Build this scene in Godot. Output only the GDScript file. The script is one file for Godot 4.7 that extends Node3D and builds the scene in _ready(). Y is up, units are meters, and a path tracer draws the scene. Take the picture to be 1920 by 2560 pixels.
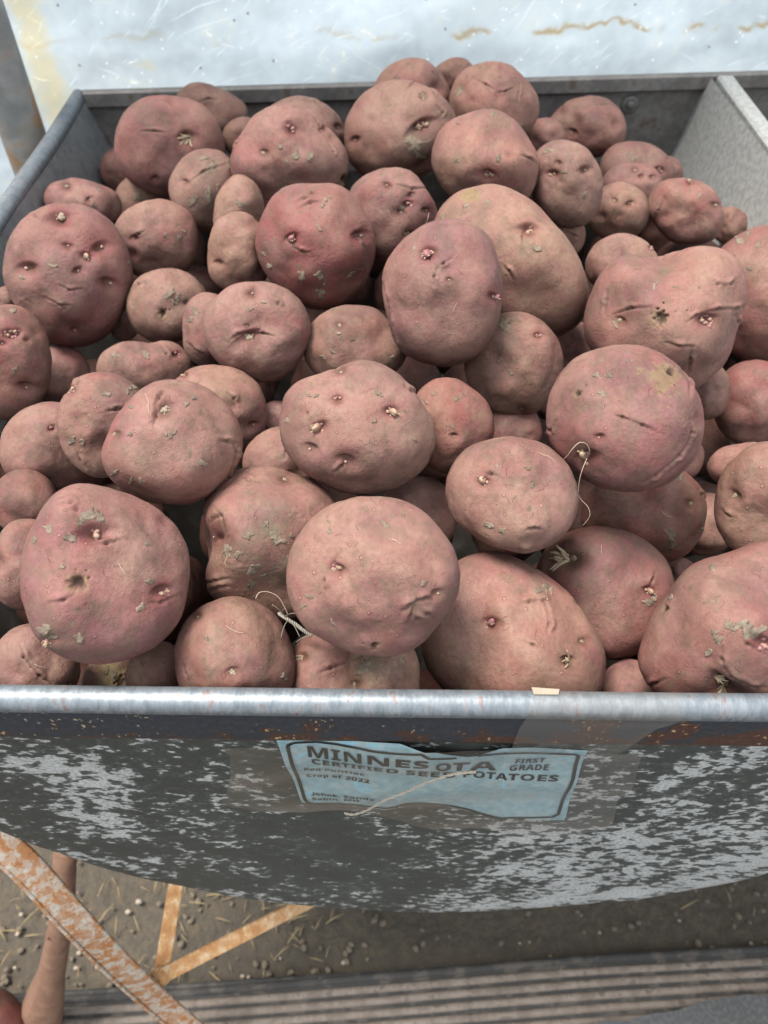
extends Node3D
# A galvanised seed-potato bin inside a polytunnel. Units are metres, y is up.

const RIM := 0.76            # height of the bin's rim
const LEFT_WALL := -0.343    # inner faces of the bin's two side walls
const RIGHT_WALL := 0.386

const TAG_TOP := [[-0.0585, -0.0473], [0.0086, -0.0463], [0.0224, -0.055], [0.0283, -0.0544], [0.0461, -0.0621], [0.0507, -0.0615], [0.0628, -0.0518], [0.0767, -0.0499], [0.1084, -0.0489]]
const TAG_BOTTOM := [[-0.0524, -0.1338], [-0.0453, -0.1383], [-0.0185, -0.1422], [0.0005, -0.1478], [0.0076, -0.1433], [0.0145, -0.1348], [0.0235, -0.1345], [0.0378, -0.1401], [0.0533, -0.1479], [0.0752, -0.1593], [0.0954, -0.1564], [0.1167, -0.157]]
const TAG_LEFT := [-0.0577, -0.0509]
const TAG_RIGHT := [0.1085, 0.1144, 0.1153]
const TAG_BORDER := [[[-0.0487, -0.0505], [-0.0518, -0.0531], [-0.0522, -0.0557], [-0.0514, -0.0754], [-0.0502, -0.1013], [-0.0486, -0.1264], [-0.0474, -0.1337]], [[-0.0474, -0.1337], [-0.0439, -0.1376], [-0.0184, -0.1394], [0.0005, -0.1443], [0.0076, -0.1405], [0.0144, -0.1328], [0.0234, -0.1318], [0.0376, -0.1374], [0.053, -0.1451], [0.0751, -0.1586], [0.1063, -0.1488], [0.1091, -0.1431], [0.1079, -0.0879], [0.1062, -0.0678], [0.1054, -0.0577], [0.1036, -0.0552]], [[-0.0487, -0.0505], [-0.0367, -0.0491], [-0.0258, -0.0508], [-0.0065, -0.0554], [0.0063, -0.0565], [0.0205, -0.0561], [0.0247, -0.0612], [0.0397, -0.0618]], [[0.0512, -0.0604], [0.0656, -0.0579], [0.0829, -0.0563], [0.1036, -0.0552]]]
const TAG_LINES := [
	["MINNES", [[-0.0417, -0.0648], [-0.0135, -0.0709], [0.0249, -0.0763]], 0.01140],
	["OTA", [[0.029, -0.0807], [0.0412, -0.0831], [0.0639, -0.0835]], 0.01190],
	["CERTIFIED SEED", [[-0.0402, -0.0739], [-0.0069, -0.0835], [0.0409, -0.0918]], 0.00670],
	["POTATOES", [[0.0457, -0.0911], [0.0701, -0.095], [0.0997, -0.0911]], 0.00700],
	["FIRST", [[0.0734, -0.0737], [0.0808, -0.0718], [0.0892, -0.0699]], 0.00640],
	["GRADE", [[0.0713, -0.0839], [0.0821, -0.0813], [0.0925, -0.0792]], 0.00670],
	["Red Pontiac", [[-0.0455, -0.0847], [-0.03, -0.0877], [-0.0112, -0.0935]], 0.00400],
	["Crop of 2022", [[-0.0451, -0.0969], [-0.0282, -0.0982], [-0.0085, -0.1024]], 0.00420],
	["Johnk, Sandy", [[-0.044, -0.1204], [-0.027, -0.1237], [-0.0054, -0.1269]], 0.00360],
	["Sabin, MN", [[-0.044, -0.1282], [-0.0297, -0.1297], [-0.0154, -0.1312]], 0.00360]]
const LEG_PATH := [Vector3(-0.3250, 0.6400, -0.2320), Vector3(-0.3440, 0.5700, -0.2300), Vector3(-0.3446, 0.4991, -0.2221), Vector3(-0.3182, 0.4707, -0.2044), Vector3(-0.2931, 0.4365, -0.1878), Vector3(-0.2740, 0.3875, -0.1694), Vector3(-0.2597, 0.3359, -0.1555), Vector3(-0.2440, 0.2501, -0.1402), Vector3(-0.2234, 0.1501, -0.1239), Vector3(-0.1834, 0.0341, -0.0966)]
const BRACES := [[Vector3(-0.2295, 0.1970, -0.1509), Vector3(-0.1749, 0.4102, -0.5853)], [Vector3(-0.2295, 0.2030, -0.1469), Vector3(0.3984, 0.0499, -0.4899)]]
const STAKE := [Vector3(-0.3100, 0.3233, -0.2327), Vector3(-0.3223, 0.2657, -0.1965), Vector3(-0.3456, 0.1914, -0.1718), Vector3(-0.3771, 0.1054, -0.1486), Vector3(-0.4126, 0.0158, -0.1136)]
const PEBBLES := [[-0.3252, -0.2663, 0.0043], [-0.3367, -0.2538, 0.0040], [-0.4734, -0.2281, 0.0036], [-0.3885, -0.2072, 0.0032], [-0.3878, -0.1895, 0.0032], [-0.3619, -0.1904, 0.0024], [-0.4650, -0.1904, 0.0024], [-0.1773, -0.1808, 0.0032], [0.1871, -0.2189, 0.0016], [0.1741, -0.2176, 0.0016], [-0.0515, -0.1961, 0.0032], [-0.1697, -0.1799, 0.0028], [-0.4764, -0.2510, 0.0028], [0.4709, -0.2171, 0.0024], [-0.1316, -0.2005, 0.0020], [-0.3614, -0.2299, 0.0016], [0.2788, -0.2299, 0.0020], [0.3856, -0.2439, 0.0020], [-0.3995, -0.1808, 0.0024]]

var rng := RandomNumberGenerator.new()
var used := {}
var spheres := {}
var lumps := FastNoiseLite.new()
var tint_noise := FastNoiseLite.new()
var skin_tex: ImageTexture
var skin_height: ImageTexture
var soil_tex: ImageTexture
var sprout_meshes := []
var M := {}

# ---------------------------------------------------------------- naming
func numbered(called: String) -> String:
	var n: int = used.get(called, 0)
	used[called] = n + 1
	return called if n == 0 else "%s_%03d" % [called, n]

func tag(o: Node3D, label: String, category: String, group := "", kind := "") -> Node3D:
	if label: o.set_meta("label", label)
	if category: o.set_meta("category", category)
	if group: o.set_meta("group", group)
	if kind: o.set_meta("kind", kind)
	return o

func thing(called: String, label: String, category: String, at := Vector3.ZERO, group := "") -> Node3D:
	var o := Node3D.new()
	o.name = numbered(called)
	add_child(o)
	o.position = at
	tag(o, label, category, group)
	return o

func piece(called: String, mesh: Mesh, mat: Material, parent: Node, at := Vector3.ZERO) -> MeshInstance3D:
	var o := MeshInstance3D.new()
	o.name = numbered(called) if parent == self else called
	o.mesh = mesh
	if mat: o.material_override = mat
	o.position = at
	parent.add_child(o, true)
	return o

# ---------------------------------------------------------------- mesh helpers
func finish(st: SurfaceTool) -> ArrayMesh:
	st.generate_normals()
	return st.commit()

func start() -> SurfaceTool:
	var st := SurfaceTool.new()
	st.begin(Mesh.PRIMITIVE_TRIANGLES)
	return st

func quad(st: SurfaceTool, a: Vector3, b: Vector3, c: Vector3, d: Vector3, col := Color.WHITE) -> void:
	for v in [a, b, c, a, c, d]:
		st.set_color(col)
		st.add_vertex(v)

# A flat bar from a to b with slightly broken edges; "side" is the direction of its width.
func bar(st: SurfaceTool, a: Vector3, b: Vector3, side: Vector3, w: float, t: float) -> void:
	var along := (b - a).normalized()
	var s := (side - along * side.dot(along)).normalized()
	var n := along.cross(s)
	var c := minf(w, t) * 0.22
	var ring := []
	for q in [[1, 1], [-1, 1], [-1, -1], [1, -1]]:
		var first: Vector3 = s * (q[0] * (w / 2 - c)) + n * (q[1] * t / 2)
		var second: Vector3 = s * (q[0] * w / 2) + n * (q[1] * (t / 2 - c))
		if q[0] * q[1] > 0: ring += [second, first]
		else: ring += [first, second]
	var k := ring.size()
	st.set_smooth_group(-1)
	for i in k:
		quad(st, a + ring[i], b + ring[i], b + ring[(i + 1) % k], a + ring[(i + 1) % k])
	for i in range(1, k - 1):
		for v in [a + ring[0], a + ring[i], a + ring[i + 1], b + ring[0], b + ring[i + 1], b + ring[i]]:
			st.set_color(Color.WHITE)
			st.add_vertex(v)

# A tube through points, with a radius for each, closed at both ends.
func tube(st: SurfaceTool, pts: Array, radii: Array, sides := 10, col := Color.WHITE, rough := 0.0) -> void:
	st.set_smooth_group(0)
	var rings := []
	var up := Vector3(0.3, 1, 0.2).normalized()
	for i in pts.size():
		var d: Vector3 = (pts[mini(i + 1, pts.size() - 1)] - pts[maxi(i - 1, 0)]).normalized()
		var x := d.cross(up)
		if x.length() < 0.1: x = d.cross(Vector3.RIGHT)
		x = x.normalized()
		var y := x.cross(d).normalized()
		up = y
		var ring := PackedVector3Array()
		for k in sides:
			var a := TAU * k / sides
			var r: float = radii[mini(i, radii.size() - 1)] * (1.0 + rough * lumps.get_noise_3d(k * 23.0, i * 17.0, 5.0))
			ring.append(pts[i] + (x * cos(a) + y * sin(a)) * r)
		rings.append(ring)
	for i in pts.size() - 1:
		for k in sides:
			var l := (k + 1) % sides
			quad(st, rings[i][k], rings[i][l], rings[i + 1][l], rings[i + 1][k], col)
	for e in [0, pts.size() - 1]:
		for k in sides:
			var l := (k + 1) % sides
			for v in ([pts[e], rings[e][l], rings[e][k]] if e == 0 else [pts[e], rings[e][k], rings[e][l]]):
				st.set_color(col)
				st.add_vertex(v)

func curve(ctrl: Array, steps: int) -> Array:
	var c := Curve3D.new()
	for i in ctrl.size():
		var t: Vector3 = (ctrl[mini(i + 1, ctrl.size() - 1)] - ctrl[maxi(i - 1, 0)]) / 6.0
		c.add_point(ctrl[i], -t, t)
	var out := []
	for i in steps + 1:
		out.append(c.samplef(float(i) / steps * (ctrl.size() - 1)))
	return out

# Geodesic sphere: [directions, indices]
func sphere(n: int) -> Array:
	if spheres.has(n): return spheres[n]
	var p := (1.0 + sqrt(5.0)) / 2.0
	var v := [Vector3(-1, p, 0), Vector3(1, p, 0), Vector3(-1, -p, 0), Vector3(1, -p, 0), Vector3(0, -1, p), Vector3(0, 1, p), Vector3(0, -1, -p), Vector3(0, 1, -p), Vector3(p, 0, -1), Vector3(p, 0, 1), Vector3(-p, 0, -1), Vector3(-p, 0, 1)]
	var f := [[0, 11, 5], [0, 5, 1], [0, 1, 7], [0, 7, 10], [0, 10, 11], [1, 5, 9], [5, 11, 4], [11, 10, 2], [10, 7, 6], [7, 1, 8], [3, 9, 4], [3, 4, 2], [3, 2, 6], [3, 6, 8], [3, 8, 9], [4, 9, 5], [2, 4, 11], [6, 2, 10], [8, 6, 7], [9, 8, 1]]
	var dirs := PackedVector3Array()
	var index := PackedInt32Array()
	var known := {}
	for t in f:
		var a: Vector3 = v[t[0]]
		var b: Vector3 = v[t[1]]
		var c: Vector3 = v[t[2]]
		var row := []
		for i in n + 1:
			var line := PackedInt32Array()
			for j in n + 1 - i:
				var d := (a * (n - i - j) + b * i + c * j).normalized()
				var key := Vector3i((d * 20000.0).round())
				if not known.has(key):
					known[key] = dirs.size()
					dirs.append(d)
				line.append(known[key])
			row.append(line)
		for i in n:
			for j in n - i:
				index.append_array([row[i][j], row[i][j + 1], row[i + 1][j]])
				if j < n - i - 1:
					index.append_array([row[i][j + 1], row[i + 1][j + 1], row[i + 1][j]])
	spheres[n] = [dirs, index]
	return spheres[n]

# Smooth-shaded mesh from shared vertices.
func smooth_mesh(pos: PackedVector3Array, cols: PackedColorArray, index: PackedInt32Array) -> ArrayMesh:
	var nor := PackedVector3Array()
	nor.resize(pos.size())
	for i in range(0, index.size(), 3):
		var a := index[i]
		var b := index[i + 1]
		var c := index[i + 2]
		var n := (pos[c] - pos[a]).cross(pos[b] - pos[a])
		nor[a] += n
		nor[b] += n
		nor[c] += n
	for i in nor.size():
		nor[i] = nor[i].normalized()
	var arr := []
	arr.resize(Mesh.ARRAY_MAX)
	arr[Mesh.ARRAY_VERTEX] = pos
	arr[Mesh.ARRAY_NORMAL] = nor
	if cols.size(): arr[Mesh.ARRAY_COLOR] = cols
	arr[Mesh.ARRAY_INDEX] = index
	var m := ArrayMesh.new()
	m.add_surface_from_arrays(Mesh.PRIMITIVE_TRIANGLES, arr)
	return m

# A small uneven knob added to a SurfaceTool.
func knob(st: SurfaceTool, at: Vector3, r: Vector3, axis: Vector3, col: Color, tip: Color, n := 3) -> void:
	st.set_smooth_group(0)
	var s := sphere(n)
	var q := Quaternion(Vector3.UP, axis.normalized()) if axis.normalized().dot(Vector3.UP) > -0.99 else Quaternion(Vector3.RIGHT, PI)
	var off := Vector3(rng.randf(), rng.randf(), rng.randf()) * 90.0
	var pts := PackedVector3Array()
	for d in s[0]:
		var w := 1.0 + 0.5 * lumps.get_noise_3dv(d * 30.0 + off)
		pts.append(at + q * (d * r * w))
	for i in s[1]:
		st.set_color(col.lerp(tip, clampf(s[0][i].y * 0.7 + 0.3, 0, 1)))
		st.add_vertex(pts[i])

# ---------------------------------------------------------------- textures
func noise_bytes(size_x: int, size_y: int, freq: float, salt: int, octaves := 4, kind := FastNoiseLite.TYPE_SIMPLEX_SMOOTH) -> PackedByteArray:
	var n := FastNoiseLite.new()
	n.seed = salt
	n.noise_type = kind
	n.frequency = freq
	n.fractal_octaves = octaves
	var im := n.get_seamless_image(size_x, size_y, false, false, 0.12)
	im.convert(Image.FORMAT_L8)
	return im.get_data()

func potato_textures() -> void:
	var W := 1024
	var fine := noise_bytes(W, W, 0.11, 11, 3)
	var mid := noise_bytes(W, W, 0.03, 12, 4)
	var blotch := noise_bytes(W, W, 0.007, 13, 4)
	var ridge := noise_bytes(W, W, 0.05, 14, 3, FastNoiseLite.TYPE_PERLIN)
	var spot := PackedFloat32Array()
	spot.resize(W * W)
	var bump := PackedFloat32Array()
	bump.resize(W * W)
	for k in 340:
		var cx := rng.randi_range(0, W - 1)
		var cy := rng.randi_range(0, W - 1)
		var r := rng.randf_range(2.6, 6.0) * (1.55 if k % 6 == 0 else 1.0)
		var asp := rng.randf_range(0.7, 1.4)
		var strong := rng.randf_range(0.35, 1.0)
		var ext := int(r * 2.2) + 1
		for dy in range(-ext, ext + 1):
			for dx in range(-ext, ext + 1):
				var d := sqrt(dx * dx * asp + dy * dy / asp) / r
				if d > 2.0: continue
				var at := ((cy + dy + W) % W) * W + (cx + dx + W) % W
				spot[at] += strong * (0.85 * exp(-d * d * 2.2) - 0.75 * exp(-pow((d - 1.05) * 3.4, 2)))
				bump[at] += strong * 0.55 * exp(-d * d * 1.2)
	for k in 70:      # nicks and hair-fine scratches
		var x := rng.randf() * W
		var y := rng.randf() * W
		var a := rng.randf() * TAU
		var bend := rng.randf_range(-0.05, 0.05)
		for i in rng.randi_range(8, 46):
			x += cos(a)
			y += sin(a)
			a += bend
			for o in 2:
				var at := (int(y + W * 4 + o) % W) * W + int(x + W * 4) % W
				spot[at] -= 0.42
				bump[at] -= 0.45
	var rgb := PackedByteArray()
	rgb.resize(W * W * 3)
	var h := PackedFloat32Array()
	h.resize(W * W)
	for i in W * W:
		var f := fine[i] / 255.0 - 0.5
		var m := mid[i] / 255.0 - 0.5
		var b := blotch[i] / 255.0 - 0.5
		var v := 0.80 + 0.085 * m + 0.11 * f + 0.08 * b
		var s := spot[i]
		var warm := 0.07 * b + 0.04 * m
		rgb[i * 3] = int(clampf(v + 0.16 * s, 0, 1) * 255.0)
		rgb[i * 3 + 1] = int(clampf(v + warm + 0.32 * s, 0, 1) * 255.0)
		rgb[i * 3 + 2] = int(clampf(v + warm * 0.6 + 0.27 * s, 0, 1) * 255.0)
		h[i] = 0.42 + 0.17 * f + 0.20 * m - 0.22 * absf(ridge[i] / 255.0 - 0.5) + 0.5 * bump[i]
	skin_tex = ImageTexture.create_from_image(Image.create_from_data(W, W, false, Image.FORMAT_RGB8, rgb))
	skin_height = ImageTexture.create_from_image(Image.create_from_data(W, W, false, Image.FORMAT_RF, h.to_byte_array()))
	# dry grey clay clinging in flecks, with a thin film about it
	var where := noise_bytes(W, W, 0.006, 21, 2)
	var shape := noise_bytes(W, W, 0.022, 22, 5)
	var rgba := PackedByteArray()
	rgba.resize(W * W * 4)
	for i in W * W:
		var s := (shape[i] / 255.0 - 0.5) * 0.85 + (where[i] / 255.0 - 0.5) * 0.55 + (fine[i] / 255.0 - 0.5) * 0.10
		var a := smoothstep(0.345, 0.365, s) * 0.85
		a = maxf(a, smoothstep(0.10, 0.40, s) * 0.26)
		var v := 0.82 + 0.45 * (mid[i] / 255.0 - 0.5) + 0.2 * (fine[i] / 255.0 - 0.5)
		rgba[i * 4] = int(clampf(0.43 * v, 0, 1) * 255.0)
		rgba[i * 4 + 1] = int(clampf(0.365 * v, 0, 1) * 255.0)
		rgba[i * 4 + 2] = int(clampf(0.305 * v, 0, 1) * 255.0)
		rgba[i * 4 + 3] = int(a * 255.0)
	soil_tex = ImageTexture.create_from_image(Image.create_from_data(W, W, false, Image.FORMAT_RGBA8, rgba))

func skin_material() -> StandardMaterial3D:
	var m := StandardMaterial3D.new()
	m.vertex_color_use_as_albedo = true
	m.albedo_texture = skin_tex
	var tone := rng.randf_range(0.80, 0.96)
	var warm := rng.randf_range(-0.02, 0.05)
	m.albedo_color = Color(tone * (1.0 + warm * 0.4), tone * (1.0 + warm), tone * (1.0 - warm * 0.5)).linear_to_srgb()
	m.roughness = rng.randf_range(0.60, 0.76)
	m.metallic_specular = 0.36
	m.uv1_triplanar = true
	m.uv1_triplanar_sharpness = 5.0
	m.uv1_scale = Vector3.ONE * 9.0
	m.uv1_offset = Vector3(rng.randf(), rng.randf(), rng.randf())
	m.heightmap_enabled = true
	m.heightmap_texture = skin_height
	m.heightmap_scale = 0.070
	m.detail_enabled = true
	m.detail_albedo = soil_tex
	m.detail_uv_layer = BaseMaterial3D.DETAIL_UV_2
	m.detail_blend_mode = BaseMaterial3D.BLEND_MODE_MIX
	m.uv2_triplanar = true
	m.uv2_triplanar_sharpness = 6.0
	m.uv2_scale = Vector3.ONE * 6.5
	m.uv2_offset = Vector3(rng.randf(), rng.randf(), rng.randf())
	return m

func plain(col: Color, rough: float, metal := 0.0) -> StandardMaterial3D:
	var m := StandardMaterial3D.new()
	m.albedo_color = col.linear_to_srgb()
	m.roughness = rough
	m.metallic = metal
	return m

# A material whose colour comes from a computed map with three-sided mapping in the world.
func mapped(tex: Texture2D, scale: float, rough: float, metal := 0.0, height: Texture2D = null, depth := 0.05) -> StandardMaterial3D:
	var m := StandardMaterial3D.new()
	m.albedo_texture = tex
	m.roughness = rough
	m.metallic = metal
	m.uv1_triplanar = true
	m.uv1_world_triplanar = true
	m.uv1_scale = Vector3.ONE * scale
	if height:
		m.heightmap_enabled = true
		m.heightmap_texture = height
		m.heightmap_scale = depth
	return m

# Paint in two or three tones chosen by noise.
func worn_texture(W: int, H: int, salt: int, freq: float, stops: Array) -> ImageTexture:
	var a := noise_bytes(W, H, freq, salt, 5)
	var b := noise_bytes(W, H, freq * 4.0, salt + 1, 3)
	var rgb := PackedByteArray()
	rgb.resize(W * H * 3)
	for i in W * H:
		var s := a[i] / 255.0 * 0.8 + b[i] / 255.0 * 0.2
		var c: Color = stops[0][1]
		for k in range(1, stops.size()):
			c = c.lerp(stops[k][1], smoothstep(stops[k][0] - stops[k][2], stops[k][0] + stops[k][2], s))
		var v := 0.86 + 0.28 * b[i] / 255.0
		c = Color(minf(c.r * v, 1), minf(c.g * v, 1), minf(c.b * v, 1)).linear_to_srgb()
		rgb[i * 3] = int(c.r * 255)
		rgb[i * 3 + 1] = int(c.g * 255)
		rgb[i * 3 + 2] = int(c.b * 255)
	return ImageTexture.create_from_image(Image.create_from_data(W, H, false, Image.FORMAT_RGB8, rgb))

# ---------------------------------------------------------------- potatoes
class Tuber:
	var radii: Array
	var depth: float
	var off: Vector3
	var eyes: Array
	var creases: Array
	var lumps: FastNoiseLite
	var tint: FastNoiseLite
	var dust: float
	var red: float
	var mean: float
	var color: Color
	var wrinkle: float

	func outline(a: float) -> float:
		var t := fposmod(a / TAU * 12.0, 12.0)
		var i := int(t)
		var f := t - i
		var p0: float = radii[(i + 11) % 12]
		var p1: float = radii[i % 12]
		var p2: float = radii[(i + 1) % 12]
		var p3: float = radii[(i + 2) % 12]
		return p1 + 0.5 * f * (p2 - p0 + f * (2.0 * p0 - 5.0 * p1 + 4.0 * p2 - p3 + f * (3.0 * (p1 - p2) + p3 - p0)))

	# The point of the skin in a direction; leaves its colour in "color" when asked.
	func at(d: Vector3, paint: bool) -> Vector3:
		var rho2 := d.x * d.x + d.y * d.y
		var R := outline(atan2(d.x, d.y))
		var r := 1.0 / sqrt(rho2 / (R * R) + d.z * d.z / (depth * depth))
		var inner := 1.0 - rho2 * rho2 * rho2
		r *= 1.0 + 0.40 * inner * lumps.get_noise_3dv(d * 34.0 + off)
		r += mean * (0.040 * lumps.get_noise_3dv(d * 90.0 + off) + 0.005 * lumps.get_noise_3dv(d * 420.0 - off))
		var p := d * r
		var wr := wrinkle * clampf(tint.get_noise_3dv(d * 60.0 - off) * 3.0 - 0.2, 0.0, 1.0)
		var drop := 0.0
		if wr > 0.0:
			drop += wr * 0.0011 * absf(lumps.get_noise_3d(p.x * 9000.0 + off.x, p.y * 26000.0, p.z * 9000.0))
		var rosy := 0.0
		var brown := 0.0
		var black := 0.0
		var husk := 0.0
		var film := 0.0
		if d.z > -0.15:
			for e in eyes:
				var du: float = p.x - e[0]
				var dv: float = p.y - e[1]
				var s: float = e[2]
				if absf(du) > s * 4.2 or absf(dv) > s * 3.4: continue
				var kind: int = e[3]
				var ca: float = e[4]
				var sa: float = e[5]
				var a := (du * ca + dv * sa) / s
				var b := (dv * ca - du * sa) / s
				var q := a * a + b * b
				if kind == 6:
					drop += (0.42 if s < 0.005 else 0.62) * s * exp(-q * 0.8)
					rosy += 0.25 * exp(-q * 0.8)
				elif kind == 9:
					var j := q * (1.0 + 1.6 * lumps.get_noise_3dv(p * 16000.0 + off))
					husk = maxf(husk, 1.0 - smoothstep(0.7, 1.1, j))
					drop += 0.0003 * (1.0 - smoothstep(0.7, 1.1, j))
				elif kind == 10:
					var j := q * (1.0 + 1.2 * lumps.get_noise_3dv(p * 7000.0 + off))
					film = maxf(film, exp(-j * 0.9) * clampf(0.75 + 1.6 * lumps.get_noise_3dv(p * 26000.0 - off), 0.15, 1.0))
				elif kind == 5:
					var j := q * (1.0 + 1.3 * lumps.get_noise_3dv(p * 30000.0 + off))
					drop += 0.75 * s * exp(-j * j * 1.6)
					black = maxf(black, exp(-j * j * 2.2))
					husk = maxf(husk, 0.9 * exp(-pow((j - 1.25) * 1.9, 2)))
				else:
					var wide := 1.7 if kind == 7 else 1.15
					var bb := b - 0.40 + 0.18 * a * a / wide      # a curved brow above the eye
					var fall := exp(-a * a / (wide * wide)) * (exp(-bb * bb * 12.0) if bb > 0.0 else exp(-bb * bb * 0.9))
					drop += (0.75 if kind == 7 else 0.62) * s * fall * (0.45 if kind == 2 else 1.0)
					drop += 0.55 * s * exp(-(a * a / (wide * wide) + b * b) * 0.55)
					drop -= 0.11 * s * exp(-a * a / (wide * wide) - pow((bb - 0.5) * 2.4, 2))
					brown = maxf(brown, 0.62 * exp(-q * 1.7))
					rosy += (0.85 if kind in [0, 1, 7] else 0.6) * exp(-q * 0.55)
					if kind in [2, 3]: brown = maxf(brown, 0.8 * exp(-q * 0.9))
		for c in creases:
			if c.size() < 10: continue
			if p.x < c[6] or p.x > c[7] or p.y < c[8] or p.y > c[9] or d.z < -0.1: continue
			for k in [0, 2]:
				var ab := Vector2(c[k + 2] - c[k], c[k + 3] - c[k + 1])
				var ap := Vector2(p.x - c[k], p.y - c[k + 1])
				var t := clampf(ap.dot(ab) / ab.length_squared(), 0.0, 1.0)
				var off2 := ap - ab * t
				var dd := off2.length()
				if dd > 0.006: continue
				var fade := (0.35 + 0.65 * t) if k == 0 else (1.0 - 0.65 * t)
				drop += fade * 0.0010 * exp(-dd * dd / 0.00000045)
				drop -= fade * 0.0007 * exp(-pow((dd - 0.0020) / 0.0014, 2)) * (1.0 if ab.cross(off2) > 0.0 else 0.15)
				brown = maxf(brown, fade * 0.50 * exp(-dd * dd / 0.0000004))
		p -= d * drop
		if paint:
			var n1 := tint.get_noise_3dv(d * 30.0 + off)
			var n2 := tint.get_noise_3dv(d * 38.0 - off * 1.7)
			var n3 := tint.get_noise_3dv(d * 170.0 + off * 0.3)
			var dusty := clampf(dust * 1.05 + 0.03 + n1 * 1.0 + n3 * 0.22, 0.0, 1.0)
			var redness := clampf(red * 1.15 - 0.33 + n2 * 1.1 + n3 * 0.2, 0.0, 1.0)
			var c := Color(0.328, 0.155, 0.137)
			c = c.lerp(Color(0.188, 0.086, 0.090), clampf(0.12 - n1 * 0.9 - n2 * 0.7, 0.0, 0.6))
			c = c.lerp(Color(0.263, 0.064, 0.056), redness * 0.66)
			c = c.lerp(Color(0.322, 0.193, 0.147), dusty * 0.80)
			c = c.lerp(Color(0.180, 0.118, 0.083), clampf(0.02 - n1 * 0.5 + n3 * 1.1 - n2 * 0.5, 0.0, 0.50))
			c = c.lerp(Color(0.200, 0.024, 0.036), clampf(rosy, 0.0, 1.0) * 0.90 * (1.0 - 0.45 * dust))
			c = c.lerp(Color(0.270, 0.190, 0.100), husk * 0.8)
			c = c.lerp(Color(0.175, 0.135, 0.095), film * 0.85)
			c = c.lerp(Color(0.120, 0.075, 0.048), brown)
			color = c.lerp(Color(0.045, 0.024, 0.014), black)
		return p

	func skin_point(u: float, v: float) -> Vector3:
		var z := depth * sqrt(maxf(0.03, 1.0 - (u * u + v * v) / pow(outline(atan2(u, v)), 2)))
		var p := Vector3(u, v, z)
		for i in 5:
			p = at(Vector3(u, v, z).normalized(), false)
			z = lerpf(z, p.z, 0.8)
		return p

	func normal_at(u: float, v: float) -> Vector3:
		var e := 0.0012
		var a := skin_point(u + e, v) - skin_point(u - e, v)
		var b := skin_point(u, v + e) - skin_point(u, v - e)
		return a.cross(b).normalized()

func facing(z: Vector3) -> Basis:
	var f := z.normalized()
	var x := Vector3.UP.cross(f).normalized()
	return Basis(x, f.cross(x), f)

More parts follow.
